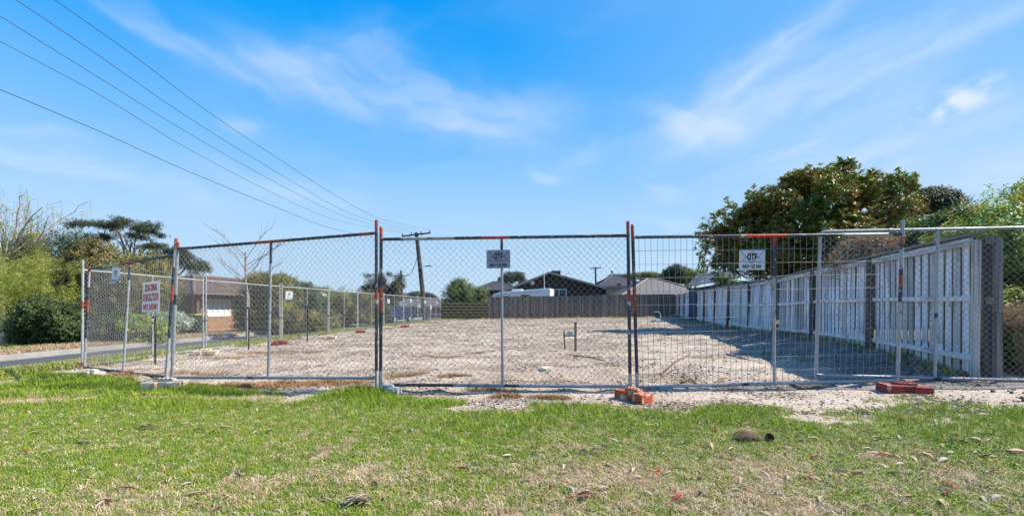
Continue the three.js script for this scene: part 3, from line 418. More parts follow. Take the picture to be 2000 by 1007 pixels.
// ------------------------------------------------------------------ paling fences
const TOPS = [[5.6, 2.06], [10.64, 2.04], [13.05, 1.97], [15.9, 1.99], [18.9, 2.05], [21.7, 2.06], [24.4, 2.06], [30, 2.05], [37.2, 2.08]];
{
  const g = thing('paling_fence', 'long weathered whitewashed paling fence leaning along the right of the block', 'fence', V(6.14, 0, -5.6)), O = g.position, R = rng(77), backs = [];
  const mats = [0, 1, 2, 3, 4, 5].map((i) => { const m = M.paintWood.clone(), f = [1.06, 0.92, 1.12, 0.72, 1.04, 0.5][i]; m.map = scaled(T.paint, 1, 1); m.map.offset.set(i * 0.17, i * 0.31); m.bumpMap = m.map; m.color = rgb(f * [0.97, 1, 0.97, 1.02, 0.98, 1.0][i], f, f * [1.04, 1, 1.05, 0.97, 1.03, 0.98][i]); return m; });
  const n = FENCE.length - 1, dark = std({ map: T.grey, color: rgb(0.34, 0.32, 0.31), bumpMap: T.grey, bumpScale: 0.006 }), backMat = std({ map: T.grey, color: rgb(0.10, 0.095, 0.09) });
  const timber = (a, b, w, t, mat, name, up = V(0, 1, 0), round = false) => { const L = a.distanceTo(b), x = b.clone().sub(a).normalize(), z = V(0, 0, 0).crossVectors(x, up).normalize(), y = V(0, 0, 0).crossVectors(z, x); const geo = box(w, L, t); const q = geo.attributes.uv; for (let i = 0; i < q.count; i++) q.setXY(i, q.getX(i) * 1.7, q.getY(i) * 0.55); geo.applyMatrix4(new THREE.Matrix4().makeBasis(y.clone().negate(), x, z).setPosition(a.clone().lerp(b, 0.5))); return name ? part(name, geo, mat, g) : geo; };
  for (let i = 0; i < n; i++) {
    const [d0, x0] = FENCE[i], [d1, x1] = FENCE[i + 1], A = V(x0, 0, -d0), B = V(x1, 0, -d1), dir = B.clone().sub(A).normalize(), face = V(-dir.z, 0, dir.x).multiplyScalar(-1); if (face.x > 0) face.negate();
    const L = A.distanceTo(B), lean = [0.0, 0.02, 0.02, 0.10, 0.03, 0.06, 0.02, 0.04, 0.01, 0.05, 0.02, 0.0][i], skew = [0.0, 0.0, 0.0, -0.06, 0.0, 0.03, 0.0, 0.05, 0, 0, 0, 0][i];
    const gy = (t) => piece([[5.6, 0.27], [8.1, 0.325], [10.6, 0.31], [13, 0.27], [16, 0.2], [22, 0.17], [30, 0.2], [38, 0.26]], lerp(d0, d1, t)) - 0.03;
    const ty = (t) => piece(TOPS, lerp(d0, d1, t)) + (i > 1 ? (R() - 0.5) * 0.0 : 0);
    const pt = (t, v, off) => { const p = A.clone().lerp(B, t), y0 = gy(t) + 0.04, y1 = ty(t); p.y = lerp(y0, y1, v); p.addScaledVector(face, off + lean * (1 - v)); p.addScaledVector(dir, -skew * v); return p.sub(O); };
    const w = 0.126, step = 0.181, cnt = Math.round((L - 0.1) / step);
    for (let k = 0; k < cnt; k++) {
      const t0 = (0.12 + (k + 0.5) * (L - 0.17) / cnt) / L, j = (R() - 0.5) * 0.016, top = 0.965 + (R() - 0.5) * 0.02, bot = -0.07 + (R() - 0.5) * 0.05, tl = (R() - 0.5) * 0.042 + (i === 3 ? 0.02 : 0);
      timber(pt(t0, bot, 0.0 + j * 0.3), pt(t0 + tl / L, top, j * 0.3), w * (0.9 + R() * 0.18), 0.012, mats[Math.floor(R() * 6)], 'paling', dir.clone().cross(V(0, 1, 0)).cross(V(0, 1, 0)).negate());
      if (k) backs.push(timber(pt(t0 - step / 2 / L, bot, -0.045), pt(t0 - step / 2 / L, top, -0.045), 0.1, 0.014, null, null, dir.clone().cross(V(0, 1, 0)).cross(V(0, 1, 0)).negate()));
    }
    for (const [v, h] of [[0.075, 0.075], [0.52, 0.07], [0.945, 0.10]]) { const off = v > 0.9 ? 0.033 : 0.028; timber(pt(0.02, v, off), pt(1.0, v, off), h, 0.04, mats[v > 0.9 ? 3 : 1], 'rail', face.clone().cross(dir).normalize().negate()); }
    const cap = [pt(0.0, 1.0, 0.0), pt(1.0, 1.0, 0.0)]; timber(cap[0], cap[1], 0.14, 0.035, M.greyWood, 'capping', face.clone().normalize());
    if (i) { const b = pt(0, -0.2, 0.05), t = pt(0, 0.985, 0.05); timber(b, t, 0.13, 0.08, dark, 'post', dir.clone().cross(V(0, 1, 0)).cross(V(0, 1, 0)).negate()); }
    else { timber(pt(0, -0.14, 0.03), pt(0, 0.95, 0.01), 0.06, 0.07, mats[3], 'post', V(1, 0, 0)); const e = pt(0, -0.1, -0.10), e2 = pt(0, 0.96, -0.10); timber(e, e2, 0.12, 0.03, dark, 'end_board', V(1, 0, 0)); const f = pt(0, -0.12, -0.19), f2 = pt(0, 0.96, -0.19); timber(f, f2, 0.08, 0.09, M.greyWood, 'end_board', V(1, 0, 0));
      for (const v of [0.945, 0.5]) { const q = pt(-0.012, v, -0.13); part('rail_end', box(0.13, 0.10, 0.05, q.x, q.y, q.z), M.greyWood, g); } }
  }
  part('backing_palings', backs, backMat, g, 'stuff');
  { const [d, x] = FENCE[n]; timber(V(x, 0, -d).sub(O), V(x, 2.08, -d).sub(O), 0.12, 0.09, dark, 'post', V(1, 0, 0)); }
}
{ // rear fence: too far for single palings to be told apart
  const a = V(-1.95, 0, -36.6), b = V(14.3, 0, -37.3), L = b.x - a.x, R = rng(88), g = thing('paling_fence', 'grey unpainted paling fence across the back of the block', 'fence', a), pal = [[], [], []], caps = [], posts = [];
  const base = (x) => lerp(-0.08, 0.22, x / L);
  for (let x = 0; x < L; x += 0.1) { const h = 1.86 + (R() - 0.5) * 0.035 + 0.02 * Math.sin(x * 0.7), z = -x / L * 0.7; pal[Math.floor(R() * 3)].push(box(0.092 + R() * 0.016, h, 0.016, x, base(x) + 0.12 + h / 2, z + (R() - 0.5) * 0.014)); }
  pal.forEach((p, i) => part('palings', p, std({ map: scaled(T.grey, 0.9, 0.4), color: rgb(...[[1.0, 0.90, 0.78], [0.72, 0.66, 0.58], [1.22, 1.10, 0.95]][i]) }), g, 'stuff'));
  for (let x = 0; x < L; x += 2.7) part('plinth_board', box(2.68, 0.17, 0.03, x + 1.35, base(x + 1.35) + 0.05, -(x + 1.35) / L * 0.7 - 0.02), std({ color: rgb(0.05, 0.045, 0.04) }), g);
  part('end_post', box(0.12, 2.0, 0.12, -0.08, 0.95, 0), M.greyWood, g);
}
{ // sleeper-like slats
  const a = V(-6.15, -0.16, -37.0), b = V(-2.05, -0.1, -36.7), L = a.distanceTo(b), g = thing('slatted_fence', 'low dark olive fence of wide horizontal slats between the panels and the grey palings', 'fence', a, Math.atan2(-(b.z - a.z), b.x - a.x)), m = std({ map: T.grain, color: rgb(0.27, 0.225, 0.09) }), dk = std({ color: rgb(0.02, 0.018, 0.014) });
  for (let k = 0; k < 6; k++) part('slat', rbox(L, 0.19, 0.045, 0.008, L / 2, 0.19 + k * 0.262, 0.03 * (k % 2)), m, g);
  for (let k = 0; k < 6; k++) part('slat', rbox(L, 0.15, 0.03, 0.006, L / 2, 0.06 + k * 0.262, -0.06), dk, g);
  for (const x of [0.06, L / 2, L - 0.06]) part('post', box(0.1, 1.62, 0.1, x, 0.8, -0.15), dk, g);
}

// ------------------------------------------------------------------ houses beyond the block
M.soffit = std({ color: rgb(0.10, 0.085, 0.07) }); M.gutter = std({ color: rgb(0.17, 0.155, 0.14) });
const tileMat = (r, g, b) => std({ map: scaled(T.rooftile, 0.8, 0.8), color: rgb(r, g, b), roughness: 0.85 });
function tileRoof(name, a, b, c, d, mat, parent, gauge = 0.34, seed = 1) {    // eave a-b, ridge d-c; overlapping tile courses
  const t = new Tris(), R = rng(seed), H = a.clone().lerp(b, 0.5).distanceTo(d.clone().lerp(c, 0.5)), n = Math.max(2, Math.round(H / gauge));
  const N = V(0, 0, 0).crossVectors(b.clone().sub(a), d.clone().sub(a)).normalize(); if (N.y < 0) N.negate();
  for (let k = 0; k < n; k++) {
    const l0 = a.clone().lerp(d, k / n), r0 = b.clone().lerp(c, k / n), l1 = a.clone().lerp(d, (k + 1.12) / n), r1 = b.clone().lerp(c, (k + 1.12) / n), W = l0.distanceTo(r0), m = Math.max(1, Math.round(W / 0.30));
    for (let j = 0; j < m; j++) {
      const q = [l0.clone().lerp(r0, j / m), l0.clone().lerp(r0, (j + 0.97) / m), l1.clone().lerp(r1, (j + 0.97) / m), l1.clone().lerp(r1, j / m)], up = 0.045 + R() * 0.012, lo = 0.012, s = R() * 4, e = R() * 4;
      q[0].addScaledVector(N, up); q[1].addScaledVector(N, up + 0.008); q[2].addScaledVector(N, lo); q[3].addScaledVector(N, lo);
      t.quad(q[0], q[1], q[2], q[3], [[s, e], [s + 0.3, e], [s + 0.3, e + 0.34], [s, e + 0.34]]);
      const f0 = q[0].clone().addScaledVector(N, -0.03), f1 = q[1].clone().addScaledVector(N, -0.03); t.quad(f0, f1, q[1], q[0], [[s, e], [s + 0.3, e], [s + 0.3, e + 0.05], [s, e + 0.05]]);
    }
  }
  return part(name, t.geo(), mat, parent, 'stuff');
}
const under = (pts, parent, mat) => { const t = new Tris(); t.quad(...pts); part('roof_deck', t.geo(), mat, parent); };
function hipRoof(parent, x0, x1, z0, z1, ye, yr, inset, mat, seed) {           // hipped roof with its ridge along x
  const zm = (z0 + z1) / 2, A = V(x0, ye, z1), B = V(x1, ye, z1), C = V(x1, ye, z0), D = V(x0, ye, z0), E = V(x0 + inset, yr, zm), Fv = V(x1 - inset, yr, zm);
  tileRoof('roof_tiles', A, B, Fv, E, mat, parent, 0.34, seed); tileRoof('roof_tiles', C, D, E, Fv, mat, parent, 0.34, seed + 1);
  tileRoof('roof_tiles', D, A, E.clone(), E.clone().add(V(0.01, 0, 0.01)), mat, parent, 0.34, seed + 2); tileRoof('roof_tiles', B, C, Fv.clone(), Fv.clone().add(V(0.01, 0, -0.01)), mat, parent, 0.34, seed + 3);
  const ridge = [[E, Fv], [A, E], [D, E], [B, Fv], [C, Fv]]; ridge.forEach(([p, q]) => { const u = q.clone().sub(p).normalize().multiplyScalar(0.04); part('ridge_cap', new Strands(8).add([p.clone().add(V(0, 0.05, 0)), q.clone().add(V(0, 0.05, 0))], 0.10, 0.10, true).geo(), mat, parent); });
  for (const [p, q] of [[A, B], [C, D], [D, A], [B, C]]) part('gutter', new Strands(6).add([p.clone().add(V(0, -0.02, 0)), q.clone().add(V(0, -0.02, 0))], 0.04, 0.04, true).geo(), M.gutter, parent);
  const t = new Tris(); t.quad(A.clone().add(V(0, -0.09, 0)), B.clone().add(V(0, -0.09, 0)), C.clone().add(V(0, -0.09, 0)), D.clone().add(V(0, -0.09, 0))); part('soffit', t.geo(), M.soffit, parent);
}
function windowPart(parent, x, y, z, w, h, ry, frameMat, paneMat, bars = 1) {
  const f = [], hw = w / 2, hh = h / 2, b = 0.06; f.push(box(w + b, b, 0.07, 0, hh, 0.035), box(w + b, b, 0.09, 0, -hh, 0.045), box(b, h - b, 0.07, -hw, 0, 0.034), box(b, h - b, 0.07, hw, 0, 0.034)); for (let k = 1; k <= bars; k++) f.push(box(0.045, h - b, 0.06, -hw + k * w / (bars + 1), 0, 0.03));
  const m = new THREE.Matrix4().makeRotationY(ry).setPosition(x, y, z), win = part('window', f.map((q) => q.applyMatrix4(m)), frameMat, parent);
  for (let k = 0; k <= bars; k++) part('pane', box(w / (bars + 1) - 0.05, h - b, 0.012, -hw + (k + 0.5) * w / (bars + 1), 0, 0.012).applyMatrix4(m), paneMat, win);
  return win;
}
{ // brick house across the street
  const c = at(379, 652, 25), g = thing('brick_house', 'brown brick house with a tiled hip roof and a white window across the street', 'house', V(c.x, -0.57, c.z), 80 * Math.PI / 180);
  const roof = tileMat(0.15, 0.105, 0.085), blind = std({ color: rgb(0.66, 0.66, 0.66), roughness: 0.6 }), brown = std({ color: rgb(0.20, 0.09, 0.035), map: T.grain });
  part('wall', [box(0.9, 2.4, 0.25, 0.75, 1.2, -0.42), box(1.75, 1.05, 0.25, 2.05, 0.525, -0.42), box(1.75, 0.30, 0.25, 2.05, 2.25, -0.42), box(9, 2.4, 0.25, 7.4, 1.2, -0.42)], M.brick, g);
  part('wall', [box(0.25, 2.4, 2.4, 0.42, 1.2, -3.9), box(0.25, 2.4, 2.0, 0.42, 1.2, -7.2), box(11.5, 2.4, 0.2, 6, 1.2, -8.2), box(0.2, 2.4, 7.9, 11.9, 1.2, -4.4)], M.brick, g);
  windowPart(g, 2.05, 1.575, -0.36, 1.7, 1.0, 0, M.white, blind, 3);
  part('porch_post', box(0.16, 2.38, 0.16, 0.05, 1.19, 0.12), brown, g); part('porch_post', box(0.14, 2.38, 0.14, 0.05, 1.19, -2.2), brown, g);
  part('door', box(0.05, 2.05, 0.9, 0.38, 1.03, -2.2), std({ color: rgb(0.03, 0.025, 0.02) }), g);
  part('downpipe', pipe(V(0.72, 0.05, 0.02), V(0.72, 2.35, 0.02), 0.04), M.cream, g);
  hipRoof(g, -0.55, 12.5, -8.7, 0.55, 2.42, 3.72, 4.3, roof, 11);
}
{ // wheelie bin
  const p = at(387, 655, 22.8); p.y = G(p.x, p.z) + 0.06; const g = thing('wheelie_bin', 'dark green wheelie bin with a yellow lid in front of the brick house', 'bin', p, 1.1), dg = std({ color: rgb(0.02, 0.04, 0.026), roughness: 0.5 }), ye = std({ color: rgb(0.62, 0.46, 0.04), roughness: 0.5 });
  const b = new THREE.CylinderGeometry(0.40, 0.32, 0.92, 4, 1).rotateY(Math.PI / 4).translate(0, 0.52, 0); part('body', b, dg, g); const lid = rbox(0.64, 0.06, 0.66, 0.02, 0, 1.02, 0); part('lid', lid, ye, g); for (const s of [-1, 1]) part('wheel', new THREE.CylinderGeometry(0.11, 0.11, 0.05, 16).rotateZ(Math.PI / 2).translate(s * 0.25, 0.11, -0.3), M.black, g); part('handle', pipe(V(-0.25, 0.98, -0.36), V(0.25, 0.98, -0.36), 0.018), dg, g);
}
{ // dark gabled house behind the back fence
  const d = 50, g = thing('gabled_house', 'dark charcoal house with a wide low gable behind the back fence', 'house', V(4.3, 0.1, -d), 0), dark = std({ color: rgb(0.022, 0.021, 0.022), map: T.grain, roughness: 0.8 }), rf = tileMat(0.27, 0.25, 0.235);
  const X = (px) => (px - HX) / F * d - 4.3, Y = (py) => EYE - (py - HY) / F * d - 0.1;
  const apex = [X(1072), Y(532)], L = [X(962), Y(576)], Rr = [X(1182), Y(562)], sh = new THREE.Shape(); sh.moveTo(L[0] + 0.5, -0.2); sh.lineTo(L[0] + 0.5, L[1] + 0.05); sh.lineTo(apex[0], apex[1] - 0.12); sh.lineTo(Rr[0] - 0.35, Rr[1] + 0.02); sh.lineTo(Rr[0] - 0.35, -0.2); sh.closePath();
  part('gable_wall', new THREE.ExtrudeGeometry(sh, { depth: 9, bevelEnabled: false }).translate(0, 0, -9), dark, g);
  const z0 = 0.7, z1 = -10; const a = V(L[0], L[1], z0), b = V(apex[0], apex[1], z0), c = V(Rr[0], Rr[1], z0), back = V(0, 0, z1 - z0);
  tileRoof('roof_tiles', a.clone().add(back), a, b, b.clone().add(back), rf, g, 0.34, 3); tileRoof('roof_tiles', c, c.clone().add(back), b.clone().add(back), b, rf, g, 0.34, 4);
  const barge = std({ color: rgb(0.40, 0.37, 0.35), map: T.grain }); for (const [p, q] of [[a, b], [c, b]]) { const L2 = p.distanceTo(q); const geo = box(L2, 0.22, 0.05); geo.applyMatrix4(new THREE.Matrix4().makeRotationZ(Math.atan2(q.y - p.y, q.x - p.x)).setPosition(p.clone().lerp(q, 0.5).add(V(0, -0.06, 0.03)))); part('barge_board', geo, barge, g); }
  windowPart(g, X(1092), Y(572), 0.0, 1.65, 0.85, 0, M.white, std({ color: rgb(0.03, 0.055, 0.10), roughness: 0.15 }), 1);
  const vent = part('vent', rbox(0.34, 0.42, 0.2, 0.03, X(1040.5), Y(552.5), 0.12), M.white, g); part('hood', box(0.16, 0.12, 0.1, X(1036), Y(552), 0.06), M.white, vent);
  const rust = std({ color: rgb(0.20, 0.10, 0.04), map: T.grain }), cx = X(1090), cy = Y(532), cz = -2.4, cooler = part('rooftop_cooler', [rbox(1.05, 0.62, 1.05, 0.05, cx, cy - 0.02, cz), box(0.7, 0.5, 0.7, cx, cy - 0.5, cz)], rust, g); part('lid', rbox(1.12, 0.10, 1.12, 0.03, cx, cy + 0.34, cz), std({ color: rgb(0.10, 0.09, 0.08) }), cooler); for (let k = 0; k < 5; k++) part('louvre', box(0.9, 0.04, 0.03, cx, cy - 0.22 + k * 0.1, cz + 0.54), std({ color: rgb(0.09, 0.06, 0.04) }), cooler);
  const ax = X(1111), aer = new Strands(5); aer.add([V(ax, Y(541), -3), V(ax, Y(529), -3)], 0.02); aer.add([V(ax - 0.1, Y(530), -3), V(ax + 0.65, Y(530.5), -3)], 0.015); for (let k = 0; k < 5; k++) aer.add([V(ax + k * 0.14, Y(530.2) - 0.14, -3.1), V(ax + k * 0.14, Y(530.2) + 0.14, -2.9)], 0.008); part('aerial', aer.geo(), M.galv, g);
}
{ // low carport wing and the grey hip roofs to its right
  const d = 54, at54 = (px, py) => { const p = at(px, py, d); return p; }, o = at54(1205, 600), g = thing('grey_roofed_house', 'beige house with a dark grey roof and flat fascia right of the gabled house', 'house', V(o.x, 0.15, -d)), X = (px) => (px - HX) / F * d - o.x, Y = (py) => EYE - (py - HY) / F * d - 0.15;
  const beige = std({ color: rgb(0.46, 0.38, 0.30), map: T.grain });
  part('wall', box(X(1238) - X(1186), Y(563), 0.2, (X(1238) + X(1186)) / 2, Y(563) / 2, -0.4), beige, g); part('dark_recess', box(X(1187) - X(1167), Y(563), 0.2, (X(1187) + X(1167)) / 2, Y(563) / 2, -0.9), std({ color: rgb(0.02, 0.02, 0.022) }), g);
  part('fascia', box(X(1242) - X(1170), 0.24, 0.12, (X(1242) + X(1170)) / 2, Y(560.5), 0.2), std({ color: rgb(0.20, 0.165, 0.13) }), g); part('flat_roof', box(X(1242) - X(1170), 0.06, 4, (X(1242) + X(1170)) / 2, Y(558.6), -1.75), std({ color: rgb(0.25, 0.24, 0.22) }), g);
  windowPart(g, X(1218), Y(570), -0.3, 0.85, 0.75, 0, M.white, std({ color: rgb(0.03, 0.06, 0.12), roughness: 0.15 }), 0); part('porthole', new THREE.TorusGeometry(0.17, 0.035, 8, 24).translate(X(1203.5), Y(574.5), -0.28), M.white, g);
  hipRoof(g, X(1182), X(1292), -14.5, -4.6, Y(556), Y(538) + 0.7, 3.2, tileMat(0.10, 0.10, 0.115), 21);
  part('chimney', box(0.45, 0.7, 0.45, X(1223), Y(556), -3.6), std({ color: rgb(0.10, 0.055, 0.035), map: T.grain }), g);
}
{ const d = 43, o = at(1300, 600, d), g = thing('tiled_roof_house', 'house with a pale brown tiled hip roof just behind the back fence', 'house', V(o.x, 0.2, -d)), X = (px) => (px - HX) / F * d - o.x, Y = (py) => EYE - (py - HY) / F * d - 0.2;
  part('wall', box(X(1380) - X(1240), 2.3, 7, (X(1380) + X(1240)) / 2, 1.05, -4), std({ color: rgb(0.30, 0.22, 0.16), map: T.grain }), g);
  hipRoof(g, X(1212), X(1392), -9.4, 0.4, Y(577), Y(546) + 0.35, 4.2, tileMat(0.285, 0.25, 0.235), 31); }
{ const d = 27, o = at(1378, 600, d), g = thing('blue_grey_roofed_house', 'house with a blue-grey tiled roof and blue wall rising over the far palings', 'house', V(o.x + 0.6, 0.2, -d)), X = (px) => (px - HX) / F * d - o.x - 0.6, Y = (py) => EYE - (py - HY) / F * d - 0.2;
  const a = V(X(1344), Y(556), 0), b = V(X(1408), Y(543.5), 2.2), c = V(X(1420), Y(528), 0.2), dd = V(X(1393), Y(531), -2.2), m = tileMat(0.16, 0.20, 0.26);
  tileRoof('roof_tiles', a, b, c.clone(), dd, m, g, 0.3, 41); part('gutter', new Strands(6).add([a.clone().add(V(-0.03, -0.04, 0.03)), b.clone().add(V(0.02, -0.04, 0.05))], 0.06, 0.06, true).geo(), M.cream, g);
  const blue = std({ color: rgb(0.06, 0.11, 0.20), map: T.grain }), t = new Tris(), lo = (p) => V(p.x, -0.1, p.z); const a2 = a.clone().add(V(0.25, -0.25, -0.5)), b2 = b.clone().add(V(0.25, -0.25, -0.5)); t.quad(lo(a2), lo(b2), b2, a2); part('wall', t.geo(), blue, g);
  const t2 = new Tris(); t2.quad(a.clone().add(V(0, -0.1, 0)), b.clone().add(V(0, -0.1, 0)), b2.clone().add(V(0, 0.15, 0)), a2.clone().add(V(0, 0.15, 0))); part('soffit', t2.geo(), M.cream, g);
  const t3 = new Tris(); t3.quad(lo(b2), V(b2.x + 5, -0.1, b2.z - 1), V(b2.x + 5, b2.y, b2.z - 1), b2); part('wall', t3.geo(), blue, g); tileRoof('roof_tiles', b, V(b.x + 6, b.y, b.z - 1.2), V(c.x + 5, c.y + 0.1, c.z - 1.5), c, m, g, 0.3, 42); }
{ const d = 15, g = thing('neighbour_house', 'house with a slate-blue tiled roof showing between the brown-leaved tree and the hedge', 'house', V(13.6, 0.2, -d), -0.12), m = tileMat(0.19, 0.215, 0.25);
  part('wall', box(8.0, 2.4, 6.4, 4.0, 1.2, -3.4), std({ color: rgb(0.34, 0.27, 0.20), map: T.grain }), g); hipRoof(g, -0.6, 8.6, -7.2, 0.6, 2.5, 4.6, 2.6, m, 51); }
{ const d = 62, o = at(962, 600, d), g = thing('dark_roofed_house', 'house with a low dark roof seen left of the gabled house', 'house', V(o.x, 0, -d)), X = (px) => (px - HX) / F * d - o.x, Y = (py) => EYE - (py - HY) / F * d;
  part('wall', box(X(1010) - X(932), Y(566), 5, (X(1010) + X(932)) / 2, Y(566) / 2, -3.6), std({ color: rgb(0.03, 0.035, 0.045) }), g); hipRoof(g, X(924), X(1016), -7.4, 0.4, Y(566), Y(551) + 0.2, 2.6, tileMat(0.10, 0.10, 0.11), 61); }
{ const d = 58, o = at(815, 610, d), g = thing('grey_street_house', 'grey house with a tiled roof behind the leaning power pole', 'house', V(o.x, -0.35, -d), 0.25), X = (px) => (px - HX) / F * d - o.x, Y = (py) => EYE - (py - HY) / F * d + 0.35;
  const wall = std({ color: rgb(0.26, 0.25, 0.26), map: T.grain }); part('wall', box(7.2, Y(599), 6, 0.6, Y(599) / 2, -3.2), wall, g); part('garage_door', box(1.5, 1.9, 0.08, -2.1, 0.95, -0.16), std({ color: rgb(0.5, 0.53, 0.58) }), g); for (let k = 0; k < 2; k++) windowPart(g, 0.4 + k * 2.2, Y(608) + 0.1, -0.19, 1.4, 0.9, 0, M.white, M.glass, 1); hipRoof(g, -3.6, 4.9, -7, 0.5, Y(598), Y(584), 2.6, tileMat(0.19, 0.18, 0.18), 71); }
{ // caravan: only its roof and nose show over the palings
  const d = 41.5, L = at(956, 588, d), R = at(1074, 578, d - 1.5), g = thing('caravan', 'white caravan with a rounded nose parked behind the back fence', 'caravan', V(L.x, 0.1, L.z), Math.atan2(-(R.z - L.z), R.x - L.x)), len = Math.hypot(R.x - L.x, R.z - L.z), sh = new THREE.Shape(), h = 2.55;
  const skin = std({ color: rgb(0.70, 0.75, 0.80), roughness: 0.4 }); sh.moveTo(0.15, 0.55); sh.lineTo(0.0, 1.25); sh.bezierCurveTo(0.1, 1.95, 0.5, 2.25, 1.25, 2.33); sh.lineTo(len - 0.12, h + 0.10); sh.quadraticCurveTo(len, h + 0.10, len, h - 0.05); sh.lineTo(len, 0.55); sh.closePath();
  part('body', new THREE.ExtrudeGeometry(sh, { depth: 2.1, bevelEnabled: true, bevelSize: 0.06, bevelThickness: 0.06, bevelSegments: 3, curveSegments: 16 }).translate(0, 0, -2.1), skin, g);
  part('awning_rail', new Strands(6).add([V(0.7, 2.05, 0.1), V(1.3, 2.19, 0.1), V(len - 0.9, 2.44, 0.1)], 0.05, 0.05, true).geo(), std({ color: rgb(0.42, 0.46, 0.5) }), g);
  part('roof_hatch', rbox(1.0, 0.16, 0.8, 0.04, 2.6, 2.6, -0.9), M.white, g); part('window', rbox(0.9, 0.5, 0.03, 0.02, 3.6, 1.85, 0.075), M.glass, g); part('window', rbox(0.8, 0.5, 0.03, 0.02, 1.6, 1.75, 0.075), M.glass, g); for (const x of [2.7, 3.45]) part('wheel', new THREE.CylinderGeometry(0.33, 0.33, 0.2, 20).rotateX(Math.PI / 2).translate(x, 0.33, -0.05), M.black, g); part('tow_bar', box(1.1, 0.08, 0.1, -0.4, 0.5, -1.05), M.black, g);
  const mast = at(1064.5, 563, 40.3), mg = thing('thin_mast', 'thin white pole standing in front of the dark gable', 'pole', V(mast.x, 0.1, mast.z)), top = at(1062.5, 527, 40.3); part('shaft', new Strands(8).add([V(0, 0, 0), V(top.x - mast.x, top.y - 0.1, 0)], 0.03, 0.025, true).geo(), M.white, mg); part('finial', new THREE.SphereGeometry(0.05, 10, 8).translate(top.x - mast.x, top.y - 0.08, 0), M.white, mg);
}
{ // parked car
  const p = at(771, 630, 43), g = thing('parked_car', 'dark blue parked car seen through the far street-side panels', 'car', V(p.x, -0.5, p.z), 1.25), paint = std({ color: rgb(0.02, 0.045, 0.12), roughness: 0.25, metalness: 0.3 }), s = new THREE.Shape();
  s.moveTo(-2.1, 0.32); s.lineTo(-2.15, 0.75); s.quadraticCurveTo(-2.0, 0.98, -1.3, 1.0); s.lineTo(-0.75, 1.06); s.quadraticCurveTo(-0.3, 1.48, 0.2, 1.5); s.lineTo(1.3, 1.47); s.quadraticCurveTo(1.75, 1.4, 2.0, 1.0); s.lineTo(2.1, 0.6); s.lineTo(2.05, 0.32); s.closePath();
  part('body', new THREE.ExtrudeGeometry(s, { depth: 1.6, bevelEnabled: true, bevelSize: 0.07, bevelThickness: 0.09, bevelSegments: 3 }).translate(0, 0, -0.8), paint, g);
  for (const z of [-0.9, 0.9]) { const w = new THREE.Shape(); w.moveTo(-0.55, 1.06); w.quadraticCurveTo(-0.2, 1.38, 0.2, 1.4); w.lineTo(1.25, 1.37); w.quadraticCurveTo(1.55, 1.3, 1.7, 1.05); w.closePath(); part('side_window', new THREE.ExtrudeGeometry(w, { depth: 0.02, bevelEnabled: false }).translate(0, 0, z - 0.01 + Math.sign(z) * 0.003), M.glass, g); for (const x of [-1.35, 1.3]) { const wh = part('wheel', new THREE.CylinderGeometry(0.32, 0.32, 0.2, 24).rotateX(Math.PI / 2).translate(x, 0.32, z * 0.93), M.black, g); part('rim', new THREE.CylinderGeometry(0.19, 0.19, 0.215, 12).rotateX(Math.PI / 2).translate(x, 0.32, z * 0.93), M.galv, wh); } part('tail_light', rbox(0.06, 0.22, 0.3, 0.02, 2.13, 0.82, z * 0.72), std({ color: rgb(0.45, 0.03, 0.01), roughness: 0.3 }), g); }
  part('bumper', rbox(0.1, 0.2, 1.7, 0.04, 2.18, 0.45, 0), M.black, g); part('number_plate', rbox(0.02, 0.13, 0.4, 0.005, 2.24, 0.62, 0), M.white, g); part('rear_window', new THREE.BoxGeometry(0.02, 0.36, 1.25).rotateZ(-0.55).translate(1.9, 1.25, 0), M.glass, g);
}
{ // white sheet over the hedge
  const a = at(570, 566, 31), b = at(628, 571, 33.5), g = thing('tarpaulin', 'lumpy white sheet lying over the top of the hedge', 'tarpaulin', a, Math.atan2(-(b.z - a.z), b.x - a.x)), L = a.distanceTo(b), geo = new THREE.PlaneGeometry(L, 2.0, 60, 24); geo.rotateX(-Math.PI / 2); geo.translate(L / 2, 0, 0); const q = geo.attributes.position;
  for (let i = 0; i < q.count; i++) { const x = q.getX(i) / L, z = q.getZ(i); const hump = 0.30 * Math.exp(-(((x - 0.26) / 0.2) ** 2)) + 0.22 * Math.exp(-(((x - 0.62) / 0.13) ** 2)) + 0.1 * Math.exp(-(((x - 0.9) / 0.1) ** 2)); q.setY(i, hump - 0.45 * Math.pow(Math.abs(z), 1.6) - 0.14 + 0.06 * fbm(x * 14, z * 4, 3, 0, 91) + 0.1 * (1 - x)); } geo.computeVertexNormals();
  part('sheet', geo, std({ color: rgb(0.80, 0.79, 0.77), side: THREE.DoubleSide, roughness: 0.8 }), g); part('edge_rope', new Strands(5).add(Array.from({ length: 20 }, (_, i) => V(i / 19 * L, -0.5 - 0.05 * Math.sin(i), 0.98)), 0.02).geo(), M.cable, g);
}

